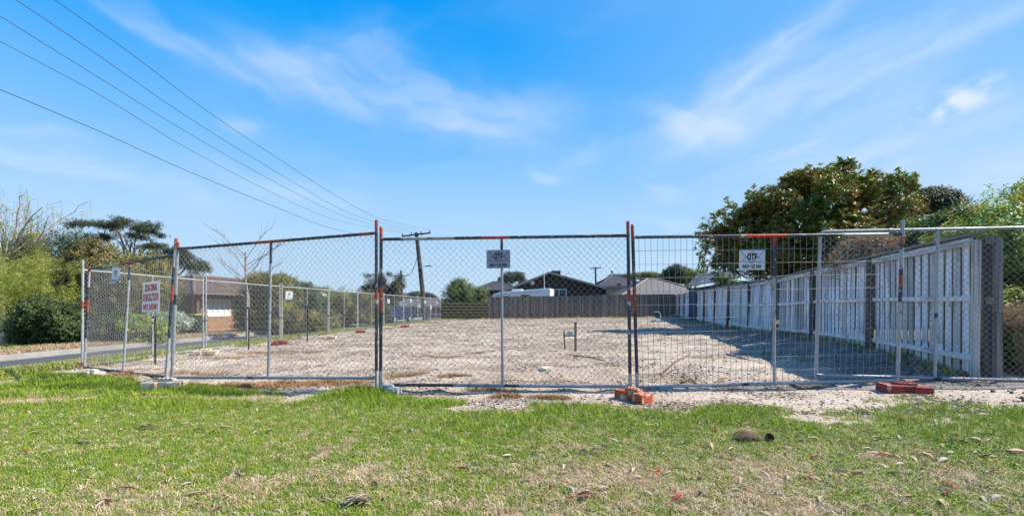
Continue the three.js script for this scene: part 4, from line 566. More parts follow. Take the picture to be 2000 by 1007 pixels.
// ------------------------------------------------------------------ power poles and wires
function powerPole(label, base, top, arm, r, armY, lamp) {
  const g = thing('power_pole', label, 'power pole', base), t = top.clone().sub(base), u = t.clone().normalize(), A = u.clone().multiplyScalar(t.length() * armY);
  part('pole', new Strands(14).add([V(0, -0.4, 0), u.clone().multiplyScalar(t.length() * 0.5), t], r * 1.25, r * 0.85, true).geo(), M.pole, g);
  const [ax, ay] = arm; const a0 = A.clone().add(V(-ax, -ay, 0.16)), a1 = A.clone().add(V(ax, ay, 0.16)); const geo = box(a0.distanceTo(a1), 0.12, 0.1); geo.applyMatrix4(new THREE.Matrix4().makeRotationZ(Math.atan2(a1.y - a0.y, a1.x - a0.x)).setPosition(a0.clone().lerp(a1, 0.5))); const cr = part('crossarm', geo, M.pole, g);
  const pts = [0.02, 0.33, 0.67, 0.98].map((k) => a0.clone().lerp(a1, k)); pts.forEach((p) => part('insulator', [new THREE.CylinderGeometry(0.05, 0.06, 0.14, 10).translate(p.x, p.y + 0.13, p.z), new THREE.CylinderGeometry(0.03, 0.03, 0.06, 8).translate(p.x, p.y + 0.23, p.z)], std({ color: rgb(0.10, 0.09, 0.085), roughness: 0.3 }), cr));
  for (const s of [-1, 1]) part('brace', new Strands(5).add([A.clone().add(V(0, -0.55, 0.12)), A.clone().add(V(s * ax * 0.55, s * ay * 0.55, 0.14))], 0.02).geo(), M.galv, g);
  if (lamp) { const p = u.clone().multiplyScalar(t.length() * lamp); part('lamp_arm', new Strands(8).add([p, p.clone().add(V(0.25, 0.06, 0.1)), p.clone().add(V(0.55, 0.10, 0.15))], 0.028).geo(), M.galv, g); part('lamp_head', rbox(0.52, 0.09, 0.2, 0.03, p.x + 0.8, p.y + 0.12, p.z + 0.17), std({ color: rgb(0.12, 0.12, 0.13) }), g); }
  return { g, insul: pts.map((p) => p.add(base).add(V(0, 0.26, 0))), top: top.clone(), at: (k) => base.clone().addScaledVector(t, k) };
}
const D1 = 38, pole1 = powerPole('tall leaning timber power pole with a crossarm and street lamp', at(832, 631, D1), at(813, 454, D1), [1.27, 0.15], 0.19, 0.975, 0.615);
const pole2 = powerPole('smaller straight power pole left of the leaning one', V(at(786, 620, 72).x, -0.5, -72), at(783, 528, 72), [1.1, 0.05], 0.19, 0.88);
const pole3 = powerPole('distant dark power pole behind the gabled house', V(at(1166, 600, 74).x, 0, -74), at(1163, 521, 74), [0.95, 0.06], 0.17, 0.97);
{ const p = at(1195, 560, 60), g = thing('thin_mast', 'thin vent mast with a dark cowl above the grey roofs', 'mast', V(p.x, 0, -60)); const h = at(1194, 531, 60).y; part('shaft', pipe(V(0, 0, 0), V(0, h, 0), 0.03), M.galv, g); part('cowl', new THREE.CylinderGeometry(0.2, 0.12, 0.24, 12).translate(0, h, 0), M.black, g); }
const wireData = [
  [[107, 0], [250, 101], [400, 214], [545, 311], [656, 382], [735, 424]], [[31, 0], [190, 107], [350, 218], [545, 339], [689, 419]], [[0, 32], [190, 150], [350, 249.5], [545, 360], [678, 424]], [[0, 81], [190, 183], [350, 281], [545, 383], [645, 426]], [[0, 175], [190, 255], [350, 327], [545, 407], [645, 445]]];
const wireNames = ['topmost overhead wire', 'second overhead wire from the top', 'third overhead wire from the top', 'fourth overhead wire from the top', 'lowest overhead wire, thicker and apart from the rest'];
wireData.forEach((pts, i) => {
  const end = i < 4 ? pole1.insul[3 - i] : pole1.at(0.88), xn = [-9.5, -10.3, -11.1, -11.9, -10.6][i], m = (end.x - xn) / 30, P = [];
  for (const [px, py] of pts) { const k = (1000 - px) / 830, d = (-xn + 8 * m) / (k + m); P.push(at(px, py, d)); }
  const q = P[0].clone().add(P[0].clone().sub(P[1]).multiplyScalar(1.2)), q2 = q.clone().add(P[0].clone().sub(P[1]).multiplyScalar(1.6)).add(V(0, 0.2, 0));
  const c = new THREE.CatmullRomCurve3([q2, q, ...P, end]), g = thing('overhead_wire', wireNames[i] + ' running up from the leaning pole', 'wire', end, 0, 'overhead wires');
  part('conductor', new Strands(5).add(c.getPoints(120).map((p) => p.sub(end)), i === 4 ? 0.0085 : 0.0072).geo(), M.cable, g);
});
{ const a = pole1.at(0.78), b = pole2.insul[3], pts = Array.from({ length: 30 }, (_, i) => { const t = i / 29, p = a.clone().lerp(b, t); p.y -= 4 * 0.9 * t * (1 - t); return p.sub(a); }), g = thing('overhead_wire', 'sagging cable between the leaning pole and the smaller pole', 'wire', a, 0, 'overhead wires'); part('conductor', new Strands(5).add(pts, 0.03).geo(), M.cable, g); }

// ------------------------------------------------------------------ foliage
function leafFace(t, o, dir, nrm, len, wid, fold = 0.25, droop = 0.2) {      // one pointed leaf, folded along its rib
  const side = V(0, 0, 0).crossVectors(dir, nrm).normalize(), m = o.clone().addScaledVector(dir, len * 0.5).addScaledVector(nrm, len * 0.04), tip = o.clone().addScaledVector(dir, len).addScaledVector(nrm, -len * droop), l = m.clone().addScaledVector(side, wid / 2).addScaledVector(nrm, wid * fold), r = m.clone().addScaledVector(side, -wid / 2).addScaledVector(nrm, wid * fold);
  const i = [o, l, m, r, tip].map((p) => t.v(p.x, p.y, p.z)); t.tri(i[0], i[2], i[1]); t.tri(i[1], i[2], i[4]); t.tri(i[0], i[3], i[2]); t.tri(i[2], i[3], i[4]);
}
const rdir = (R) => { const z = R() * 2 - 1, a = R() * 6.2832, s = Math.sqrt(1 - z * z); return V(s * Math.cos(a), z, s * Math.sin(a)); };
function spray(seed, n, len, wid, twig, spread, droop = 0.2, whorl = false) {
  const t = new Tris(), R = rng(seed);
  for (let k = 0; k < n; k++) { const a = k * 2.4 + R() * 0.6, h = whorl ? twig * (0.75 + 0.25 * R()) : twig * (k + 0.5) / n, up = whorl ? 0.35 + R() * 1.1 : 0.25 + R() * 0.5, dir = V(Math.cos(a), up, Math.sin(a)).normalize(), o = V((R() - 0.5) * spread, h, (R() - 0.5) * spread), nrm = V(-dir.x * 0.6 + (R() - 0.5) * 0.5, 1, -dir.z * 0.6 + (R() - 0.5) * 0.5); nrm.addScaledVector(dir, -nrm.dot(dir)).normalize(); leafFace(t, o, dir, nrm, len * (0.7 + 0.5 * R()), wid * (0.8 + 0.4 * R()), 0.22, droop * (0.3 + R())); }
  return t.geo();
}
const SP = { magnolia: spray(1, 11, 0.20, 0.068, 0.22, 0.05, 0.15, true), small: spray(2, 16, 0.095, 0.05, 0.34, 0.12), fine: spray(3, 22, 0.055, 0.026, 0.34, 0.16), pitto: spray(4, 18, 0.075, 0.034, 0.30, 0.04), gum: spray(5, 14, 0.17, 0.04, 0.30, 0.22, 0.6), needle: spray(6, 26, 0.15, 0.03, 0.30, 0.25, 0.1), far: spray(7, 12, 0.22, 0.10, 0.42, 0.35) };
const leaf = { green: leafMat({ color: rgb(1, 1, 1) }), glossy: leafMat({ color: rgb(1, 1, 1), roughness: 0.45, transmission: 0.5 }), dry: leafMat({ color: rgb(1, 1, 1), roughness: 0.9, transmission: 0.25 }) };
const jitter = (c, R, k = 0.25, g = 1) => { const f = g + (R() - 0.5) * 2 * k, w = (R() - 0.5) * 0.16; return rgb(c[0] * f * (1 + w), c[1] * f, c[2] * f * (1 - w)); };
// lobes: [x, y, z, rx, ry, rz] from the plant's foot; n sprays in their outer shells
function crown(parent, lobes, n, geo, mat, palette, o = {}) {
  const R = rng(o.seed ?? 1), m = [], cols = [], q = new THREE.Quaternion(), Y = V(0, 1, 0), wsum = lobes.reduce((s, l) => s + Math.pow(l[3] * l[4] * l[5], 0.67), 0), size = o.size ?? [0.8, 1.3], shell = o.shell ?? 0.35, gap = o.gap ?? 0.4, gf = o.gapScale ?? 1.3, off = (o.seed ?? 1) * 7.7;
  let guard = 0;
  while (m.length < n && guard++ < n * 8) {
    let w = R() * wsum, L = lobes[0]; for (const l of lobes) { w -= Math.pow(l[3] * l[4] * l[5], 0.67); if (w <= 0) { L = l; break; } }
    const d = rdir(R), rough = 0.78 + 0.44 * noise3(d.x * 2.6 + L[0] * 3 + off, d.y * 2.6 + L[1] * 3, d.z * 2.6 + L[2] * 3, 2), r = Math.pow(R(), shell) * rough, p = V(L[0] + d.x * r * L[3], L[1] + d.y * r * L[4], L[2] + d.z * r * L[5]);
    const nz = noise3(p.x * gf + off, p.y * gf + 31, p.z * gf, 5); if (nz < gap + (R() - 0.5) * 0.12) continue;
    if (p.y < (o.floor ?? 0.03)) continue;
    if (o.keep && !o.keep(p)) continue;
    const a = d.clone().multiplyScalar(o.out ?? 0.8).add(V(0, o.up ?? 0.6, 0)).addScaledVector(rdir(R), o.rand ?? 0.5).normalize(); q.setFromUnitVectors(Y, a); q.multiply(new THREE.Quaternion().setFromAxisAngle(Y, R() * 6.28));
    const s = lerp(size[0], size[1], R()); m.push(new THREE.Matrix4().compose(p, q, V(s, s, s)));
    const hue = clamp(noise3(p.x * 0.9 + off, p.y * 0.9, p.z * 0.9, 8) * 1.5 - 0.25 + (R() - 0.5) * (o.mixed ?? 0.5), 0, 0.999); cols.push(jitter(palette[Math.floor(hue * palette.length)], R, 0.35, o.bright ?? 1.65));
  }
  const im = new THREE.InstancedMesh(geo, mat, m.length); m.forEach((x, i) => { im.setMatrixAt(i, x); im.setColorAt(i, cols[i]); }); im.name = o.name ?? 'crown'; im.userData.kind = 'stuff'; im.castShadow = im.receiveShadow = true; parent.add(im); return im;
}
function clumps(lobes, k, s, seed, flat = 0.75, up = 0.35) { const R = rng(seed), out = []; for (const l of lobes) for (let i = 0; i < k; i++) { const d = rdir(R); d.y += up; d.normalize(); const f = s * (0.65 + 0.7 * R()), q = 0.72 + 0.3 * R(), m = Math.min(l[3], l[5]); out.push([l[0] + d.x * l[3] * q, l[1] + d.y * l[4] * q, l[2] + d.z * l[5] * q, m * f, Math.min(m, l[4] * 1.6) * f * flat, m * f]); } return out; }
function bough(S, a, b, r0, r1, R, bend = 0.15, seg = 7) { const L = a.distanceTo(b), off = rdir(R).multiplyScalar(L * bend), pts = []; for (let i = 0; i <= seg; i++) { const t = i / seg, p = a.clone().lerp(b, t).addScaledVector(off, Math.sin(Math.PI * t)); p.addScaledVector(rdir(R), L * 0.012); pts.push(p); } S.add(pts, r0, r1); return pts; }
function plant(name, label, cat, foot, o) {
  const g = thing(name, label, cat, foot, 0, o.group), R = rng(o.seed), top = o.trunkTop ?? V(0, 0.6, 0), T1 = new Strands(10), B = new Strands(6), r = o.r ?? 0.06;
  T1.add([V(0, -0.2, 0), V(0, 0, 0), top.clone().multiplyScalar(0.5).add(V(r * 0.6, 0, r * 0.4)), top], r * 1.25, r * 0.8); part('trunk', T1.geo(), o.bark ?? M.bark, g);
  const reach = o.reach ?? 0.7;
  for (const l of o.lobes) { const c = V(l[0], l[1], l[2]), a = top.clone().lerp(V(0, 0, 0), R() * 0.3), pts = bough(B, a, a.clone().lerp(c, reach), r * 0.6, r * 0.22, R, 0.12); for (let k = 0; k < (o.twigs ?? 4); k++) { const s = pts[3 + Math.floor(R() * 4)], d = rdir(R); bough(B, s, c.clone().add(V(d.x * l[3] * 0.8, Math.abs(d.y) * l[4] * 0.8, d.z * l[5] * 0.8)), r * 0.2, r * 0.05, R, 0.12, 5); } }
  part('branches', B.geo(), o.bark ?? M.bark, g);
  for (const c of [].concat(o.crown)) crown(g, c.k ? clumps(o.lobes, c.k, c.s, o.seed + 5, c.flat, c.lift) : c.lobes ?? o.lobes, c.n, c.geo, c.mat, c.pal, { seed: o.seed, ...c });
  return g;
}
const PAL = {
  magnolia: [[0.060, 0.088, 0.020], [0.080, 0.105, 0.022], [0.115, 0.10, 0.030], [0.145, 0.108, 0.038], [0.13, 0.105, 0.034], [0.105, 0.115, 0.024], [0.085, 0.105, 0.022]],
  shrub: [[0.045, 0.075, 0.015], [0.075, 0.10, 0.02], [0.06, 0.085, 0.02], [0.11, 0.12, 0.03]], dark: [[0.028, 0.045, 0.014], [0.04, 0.06, 0.018], [0.05, 0.07, 0.02]],
  bronze: [[0.13, 0.10, 0.045], [0.06, 0.075, 0.02], [0.165, 0.125, 0.055], [0.08, 0.09, 0.025], [0.055, 0.075, 0.02]], lime: [[0.09, 0.14, 0.018], [0.13, 0.17, 0.025], [0.16, 0.18, 0.03], [0.07, 0.12, 0.02]],
  olive: [[0.085, 0.095, 0.025], [0.13, 0.125, 0.03], [0.16, 0.14, 0.035], [0.07, 0.08, 0.025]], gum: [[0.035, 0.045, 0.022], [0.05, 0.06, 0.028], [0.065, 0.07, 0.03]], birch: [[0.15, 0.185, 0.035], [0.18, 0.185, 0.04], [0.12, 0.16, 0.03], [0.17, 0.15, 0.045]],
  silver: [[0.20, 0.24, 0.19], [0.26, 0.30, 0.24], [0.15, 0.19, 0.14]], dry: [[0.42, 0.27, 0.15], [0.36, 0.22, 0.11], [0.26, 0.17, 0.08], [0.48, 0.34, 0.22]], pitto: [[0.07, 0.12, 0.018], [0.10, 0.16, 0.022], [0.17, 0.18, 0.035], [0.055, 0.10, 0.018]], gold: [[0.20, 0.18, 0.045], [0.16, 0.17, 0.04], [0.11, 0.14, 0.03]],
};
const footAt = (px, d) => { const p = at(px, HY, d); p.y = G(p.x, p.z); return p; };
const lob = (foot, d) => (px, py, rx, ry, rz = rx, dd = 0) => { const k = d + dd, p = at(px, py, k); return [p.x - foot.x, p.y - foot.y, p.z - foot.z, rx * k / F, ry * k / F, rz * k / F]; };   // lobe from pixel centre and radii

// big magnolia-like tree on the right
{ const d = 17.5, f = footAt(1580, d), l = lob(f, d); f.y = 0.2;
  plant('brown_leaved_tree', 'large tree with bronze and green leaves rising over the paling fence', 'tree', f, { seed: 101, r: 0.16, trunkTop: V(0.1, 1.6, 0), twigs: 8, lobes: [l(1640, 395, 62, 58), l(1725, 420, 62, 72, 60, -0.6), l(1575, 405, 62, 58, 60, -0.8), l(1510, 430, 62, 50), l(1445, 455, 58, 46, 60, 0.3), l(1405, 495, 40, 44, 50, 0.6), l(1480, 500, 80, 60), l(1570, 490, 90, 70, 80, -0.8), l(1670, 480, 90, 75, 80, -0.4), l(1745, 475, 42, 52), l(1655, 352, 24, 30), l(1562, 365, 26, 24), l(1700, 372, 30, 30), l(1750, 388, 28, 36), l(1600, 372, 26, 22)],
    crown: [{ n: 2000, geo: SP.magnolia, mat: leaf.glossy, pal: PAL.magnolia, gap: 0.42, size: [0.8, 1.2], bright: 2.2, shell: 0.7, keep: (p) => p.x + f.x > fenceX(-(p.z + f.z)) + 0.3 || p.y + f.y > 2.2 }, { k: 13, s: 0.38, flat: 1.15, lift: 0.3, n: 8200, geo: SP.magnolia, mat: leaf.glossy, pal: PAL.magnolia, gap: 0.44, gapScale: 2.4, size: [0.6, 1.05], bright: 3.1, mixed: 0.55, out: 0.5, up: 1.5, rand: 0.35, shell: 0.5, keep: (p) => p.x + f.x > fenceX(-(p.z + f.z)) + 0.3 || p.y + f.y > 2.3 }] }); }
// domed dark tree far right
{ const d = 36, f = footAt(1815, d), l = lob(f, d); plant('domed_tree', 'dark dome-crowned tree beyond the slate-blue roof', 'tree', f, { seed: 102, r: 0.25, trunkTop: V(0, 5.5, 0), twigs: 5, lobes: [l(1815, 410, 48, 34), l(1785, 416, 34, 34), l(1845, 420, 24, 24), l(1808, 394, 34, 20)], crown: [{ n: 3600, geo: SP.far, mat: leaf.green, pal: PAL.dark, gap: 0.34, size: [0.6, 1.0], shell: 0.25, bright: 1.5 }] }); }
// hedge at the right edge
{ const f = V(9.75, 0.2, -7.6), g = plant('tall_hedge', 'tall bright green hedge at the right edge behind the fence end', 'hedge', f, { seed: 103, r: 0.07, trunkTop: V(0, 1, 0), twigs: 3, lobes: [[0.0, 1.6, 0.2, 1.3, 1.25, 1.3], [1.0, 1.9, -0.4, 1.2, 1.2, 1.3], [-0.5, 1.75, -0.9, 0.6, 0.6, 0.8], [0.3, 2.5, 0.1, 0.6, 0.5, 0.8], [-0.6, 0.9, 0.5, 0.8, 0.9, 0.9], [1.4, 1.2, 1.2, 1.2, 1.6, 1.0], [0.2, 0.8, 1.0, 1.0, 0.9, 0.7], [-2.25, 0.7, 1.1, 0.6, 0.8, 0.55], [-1.9, 1.7, 0.5, 0.6, 0.6, 0.7], [-1.5, 0.6, 1.4, 0.7, 0.8, 0.5]],
    crown: [{ k: 12, s: 0.42, flat: 1.0, n: 14000, geo: SP.pitto, mat: leaf.green, pal: PAL.pitto.concat([PAL.lime[1], PAL.gold[0]]), gap: 0.34, gapScale: 2.0, size: [0.7, 1.3], up: 1.0, shell: 0.45, bright: 3.0, keep: (p) => p.x + f.x > fenceX(-(p.z + f.z)) + 0.42 && p.z + f.z < -5.55 }] }); }
{ const d = 9.4, f = footAt(1850, d), l = lob(f, d); f.y = 0.25; plant('golden_shrub', 'yellow-green shrub with upright tips above the right of the paling fence', 'shrub', f, { seed: 104, r: 0.04, trunkTop: V(0, 0.8, 0), lobes: [l(1800, 480, 28, 30), l(1840, 468, 30, 26), l(1880, 462, 26, 34), l(1845, 500, 70, 34)], crown: [{ n: 3000, geo: SP.pitto, mat: leaf.green, pal: PAL.gold.concat(PAL.pitto), bright: 2.2, gap: 0.4, size: [0.8, 1.2], up: 1.3, out: 0.6, keep: (p) => p.x + f.x > fenceX(-(p.z + f.z)) + 0.2 }] }); }
{ const d = 9.2, f = footAt(1750, d), l = lob(f, d); f.y = 0.25; f.x += 0.45; plant('dried_shrub', 'dried pinkish brown shrub just behind the paling fence', 'shrub', f, { seed: 105, r: 0.02, twigs: 1, reach: 0.6, trunkTop: V(0, 0.8, 0), lobes: [l(1715, 505, 30, 22), l(1750, 490, 30, 26), l(1780, 478, 20, 24), l(1690, 515, 24, 18)], crown: [{ n: 900, geo: SP.fine, mat: leaf.dry, pal: PAL.dry, gap: 0.42, bright: 1.3, size: [0.9, 1.6], up: 0.8, keep: (p) => p.x + f.x > fenceX(-(p.z + f.z)) + 0.15 }] }); }
{ const d = 8.3, f = footAt(1870, d), l = lob(f, d); f.y = 0.25; plant('leafy_shrub', 'low dark green shrub between the dried shrub and the hedge', 'shrub', f, { seed: 106, r: 0.03, trunkTop: V(0, 0.8, 0), lobes: [l(1850, 490, 40, 34), l(1885, 470, 40, 36)], crown: [{ n: 1300, geo: SP.pitto, mat: leaf.green, pal: PAL.pitto, gap: 0.3, keep: (p) => p.x + f.x > fenceX(-(p.z + f.z)) + 0.15 }] }); }
{ const f = V(7.05, 0.12, -5.75), g = thing('dead_flower_bush', 'withered bush with tan flower heads and bare stems beside the fence end', 'bush', f), R = rng(107), S = new Strands(4), heads = []; for (let k = 0; k < 46; k++) { const a = R() * 6.28, h = 0.25 + R() * 0.6, e = V(Math.cos(a) * (0.08 + R() * 0.32), h, Math.sin(a) * 0.3 * R()); bough(S, V((R() - 0.5) * 0.1, -0.05, (R() - 0.5) * 0.1), e, 0.005, 0.002, R, 0.1, 5); if (R() < 0.3) heads.push([e.x, e.y, e.z, 0.07, 0.055, 0.07]); } part('stems', S.geo(), std({ color: rgb(0.36, 0.27, 0.15) }), g); crown(g, heads, 380, SP.fine, leaf.dry, PAL.dry, { seed: 107, bright: 1.2, name: 'flower_heads', size: [0.35, 0.6], gap: 0.1, shell: 0.5 }); crown(g, [[0.1, 0.45, 0, 0.35, 0.45, 0.2]], 520, SP.fine, leaf.green, PAL.lime, { seed: 108, name: 'leaves', size: [0.5, 0.9] }); }

// ---------------- left side
{ // weeping birch
  const d = 19.5, f = footAt(2, d); f.y = -0.42; const g = thing('weeping_birch', 'weeping birch with white trunk, bare upper branches and hanging yellow-green leaves', 'tree', f), R = rng(110), S = new Strands(10), B = new Strands(6), W = new Strands(3), strands = [];
  const h = 3.9; S.add([V(0, -0.3, 0), V(0.02, 0.6, 0), V(0.08, 1.8, 0.02), V(0.02, 3.0, 0), V(-0.1, h, 0)], 0.17, 0.09); part('trunk', S.geo(), M.birch, g);
  const tips = []; const ends = [[0.5, 6.3], [1.2, 6.5], [1.9, 6.2], [2.3, 5.6], [-0.6, 6.6], [-1.6, 6.0], [1.6, 5.4], [2.7, 5.9], [0.9, 5.7], [-2.2, 5.2], [0.2, 5.4], [-1.0, 5.5]];
  for (const [x, y] of ends) { const a = V(0.0, 2.3 + R() * 1.6, 0), e = V(x, y, (R() - 0.5) * 3), p = bough(B, a, e, 0.055, 0.014, R, 0.10, 9); for (let k = 0; k < 7; k++) { const s = p[3 + Math.floor(R() * 7)], q = bough(B, s, s.clone().add(V((R() - 0.3) * 1.3, 0.2 + R() * 0.8, (R() - 0.5) * 1.2)), 0.014, 0.005, R, 0.15, 6); tips.push(q[6], q[4], q[3]); } tips.push(p[9], p[7], p[5]); }
  part('limbs', B.geo(), std({ map: T.birch, color: rgb(0.75, 0.68, 0.62) }), g);
  for (const t of tips) for (let k = 0; k < 1; k++) { const o = t.clone().add(V((R() - 0.5) * 0.3, 0, (R() - 0.5) * 0.3)), L = 0.3 + R() * 0.9, sw = (R() - 0.35) * 0.5, pts = []; for (let i = 0; i <= 5; i++) { const q = i / 5; pts.push(o.clone().add(V(sw * Math.sin(q * 1.7), 0.12 * Math.sin(q * 3.1) - L * q * q, 0))); } W.add(pts, 0.006, 0.003); if (R() < 0.22) strands.push(pts); }
  const low = []; for (let k = 0; k < 380; k++) { const a = R() * 6.28, r = Math.sqrt(R()) * 2.9, x = Math.cos(a) * r + 0.7, z = Math.sin(a) * r * (Math.abs(x) < 0.7 && Math.sin(a) > 0 ? -1 : 1), y0 = 2.6 + R() * 1.9 - 0.16 * r, L = 0.8 + R() * 1.9, pts = []; for (let i = 0; i <= 5; i++) { const q = i / 5; pts.push(V(x + (R() - 0.5) * 0.05 + 0.12 * Math.sin(q * 3), y0 - L * q, z)); } W.add(pts, 0.003, 0.001); low.push(pts); }
  part('hanging_twigs', W.geo(), std({ color: rgb(0.17, 0.12, 0.09) }), g);
  const m = [], c = [], q = new THREE.Quaternion(); const leafUp = (pts, n) => { for (let k = 0; k < n; k++) { const t = R() * 4.99, i = Math.floor(t), p = pts[i].clone().lerp(pts[i + 1], t - i).addScaledVector(rdir(R), 0.07); q.setFromUnitVectors(V(0, 1, 0), rdir(R).add(V(0, -0.9, 0)).normalize()); const s = 0.7 + R() * 0.6; m.push(new THREE.Matrix4().compose(p, q, V(s, s, s))); c.push(jitter(PAL.birch[Math.floor(R() * 4)], R, 0.3, 3.0)); } }; low.forEach((p) => leafUp(p, 17)); strands.forEach((p) => leafUp(p, 3));
  const im = new THREE.InstancedMesh(SP.fine, leafMat({ transmission: 0.6 }), m.length); m.forEach((x, i) => { im.setMatrixAt(i, x); im.setColorAt(i, c[i]); }); im.name = 'crown'; im.userData.kind = 'stuff'; im.castShadow = im.receiveShadow = true; g.add(im);
}
const shrubs = [
  [60, 23, 'dark green spreading shrub behind the weeping birch', [[45, 540, 60, 60], [100, 520, 60, 55], [150, 520, 60, 50], [80, 610, 70, 60], [140, 600, 60, 70]], 'dark', 5200, SP.small],
  [92, 17.5, 'low shadowy shrub at the road verge under the birch', [[85, 640, 40, 38], [120, 650, 42, 40], [60, 655, 26, 26]], 'dark', 2600, SP.small],
  [195, 21, 'bronze-tinged tall shrub behind the left corner post', [[175, 545, 50, 50], [215, 560, 48, 52], [185, 610, 52, 60], [240, 600, 44, 60]], 'bronze', 4600, SP.small],
  [265, 22.5, 'tall olive shrub above the demolition sign', [[250, 540, 48, 44], [300, 552, 40, 44], [275, 600, 52, 56], [318, 600, 34, 50]], 'olive', 3600, SP.small],
  [175, 18.0, 'dark low shrub beside the left corner post', [[165, 650, 36, 40], [210, 655, 34, 36], [245, 660, 26, 24]], 'dark', 1600, SP.small],
  [330, 21.5, 'silver-grey leaved bush in front of the brick house', [[338, 640, 18, 16], [318, 642, 20, 18], [296, 640, 22, 20]], 'silver', 1300, SP.small],
  [285, 17.6, 'small bright green bush by the footpath below the demolition sign', [[285, 652, 24, 20], [265, 648, 20, 18]], 'lime', 800, SP.small],
  [505, 25, 'tall yellow-green shrub right of the brick house', [[500, 605, 32, 40], [530, 585, 42, 44], [545, 570, 30, 26], [512, 560, 24, 18], [500, 632, 30, 22]], 'olive', 4800, SP.small],
  [585, 29, 'dense dark shrub under the white sheet', [[560, 600, 34, 40], [600, 605, 36, 38], [580, 632, 40, 26]], 'dark', 2800, SP.small],
  [615, 24.5, 'pale flowering shrub at the kerb opposite the star pickets', [[560, 636, 24, 26], [600, 640, 26, 22], [635, 636, 20, 20]], 'olive', 1500, SP.small],
  [665, 34, 'clipped dark hedge along the far side of the street', [[640, 608, 34, 34], [680, 608, 34, 34], [715, 606, 26, 36], [655, 630, 34, 18], [700, 628, 34, 18]], 'olive', 3600, SP.small],
  [738, 40, 'grey-green shrub at the far end of the hedge', [[728, 604, 16, 26], [745, 610, 14, 22]], 'dark', 1200, SP.small],
  [768, 50, 'yellowish bush between the blue car and the grey house', [[775, 612, 10, 12], [762, 606, 9, 12]], 'lime', 700, SP.small],
  [905, 39.5, 'rounded green bush behind the slatted fence', [[890, 578, 26, 24], [925, 584, 26, 20], [905, 568, 18, 18], [940, 592, 16, 14]], 'shrub', 2600, SP.small],
];
for (const [px, d, label, ls, pal, n, geo] of shrubs) { const f = footAt(px, d), l = lob(f, d); plant('garden_shrub', label, 'shrub', f, { seed: 120 + px, r: 0.05, trunkTop: V(0, 0.5, 0), twigs: 3, lobes: ls.map(([a, b, c, e]) => l(a, b, c, e)), crown: [{ n: n * 0.3, geo, mat: leaf.green, pal: PAL[pal], gap: 0.36, size: [0.8, 1.3], shell: 0.5, bright: 1.8 }, { k: 9, s: 0.42, flat: 0.9, n: n * 0.8, geo, mat: leaf.green, pal: PAL[pal], gap: 0.3, gapScale: 2, size: [0.7, 1.3], shell: 0.45, bright: 2.6, up: 0.9 }] }); }
{ const d = 46, f = footAt(238, d), l = lob(f, d); plant('flat_topped_tree', 'tall flat-topped tree with bare limbs standing against the sky', 'tree', f, { seed: 131, r: 0.2, trunkTop: V(0.3, 4.6, 0), bark: M.paleBark, reach: 0.95, twigs: 6, lobes: [l(190, 448, 34, 12, 40), l(230, 440, 34, 12, 40), l(270, 448, 34, 14, 40), l(300, 465, 16, 9, 20), l(165, 472, 20, 10, 24), l(215, 472, 22, 9, 24), l(260, 470, 26, 10, 28), l(185, 488, 26, 9, 24), l(240, 455, 60, 12, 50)], crown: [{ k: 7, s: 0.42, flat: 0.6, lift: 0.5, n: 2300, geo: SP.far, mat: leaf.green, pal: PAL.gum, gap: 0.3, size: [0.4, 0.75], shell: 0.5, up: 1, bright: 1.7 }] }); }
{ const d = 44, f = footAt(340, d), l = lob(f, d); plant('gum_tree', 'loose dark gum tree right of the flat-topped tree', 'tree', f, { seed: 132, r: 0.16, trunkTop: V(-0.3, 4.2, 0), bark: M.paleBark, reach: 0.95, twigs: 6, lobes: [l(312, 490, 24, 9, 30), l(345, 500, 24, 10, 28), l(375, 515, 18, 12, 22), l(335, 515, 30, 14, 26), l(385, 530, 14, 10, 16)], crown: [{ k: 9, s: 0.5, flat: 0.7, lift: 0.4, n: 2300, geo: SP.far, mat: leaf.green, pal: PAL.gum, gap: 0.3, size: [0.4, 0.75], shell: 0.5, up: 1, bright: 1.7 }] }); }
{ const d = 48, f = footAt(750, d), l = lob(f, d); plant('gum_tree', 'dark spreading gum tree behind the dark twin posts', 'tree', f, { seed: 133, r: 0.2, trunkTop: V(0, 2.2, 0), twigs: 6, lobes: [l(728, 546, 24, 12), l(765, 552, 28, 15), l(745, 565, 36, 14), l(780, 568, 18, 13), l(725, 575, 22, 14), l(760, 585, 30, 14)], crown: [{ k: 9, s: 0.4, flat: 0.75, n: 2100, geo: SP.far, mat: leaf.green, pal: PAL.gum.concat([PAL.olive[0]]), gap: 0.3, size: [0.4, 0.8], shell: 0.5 }] }); }
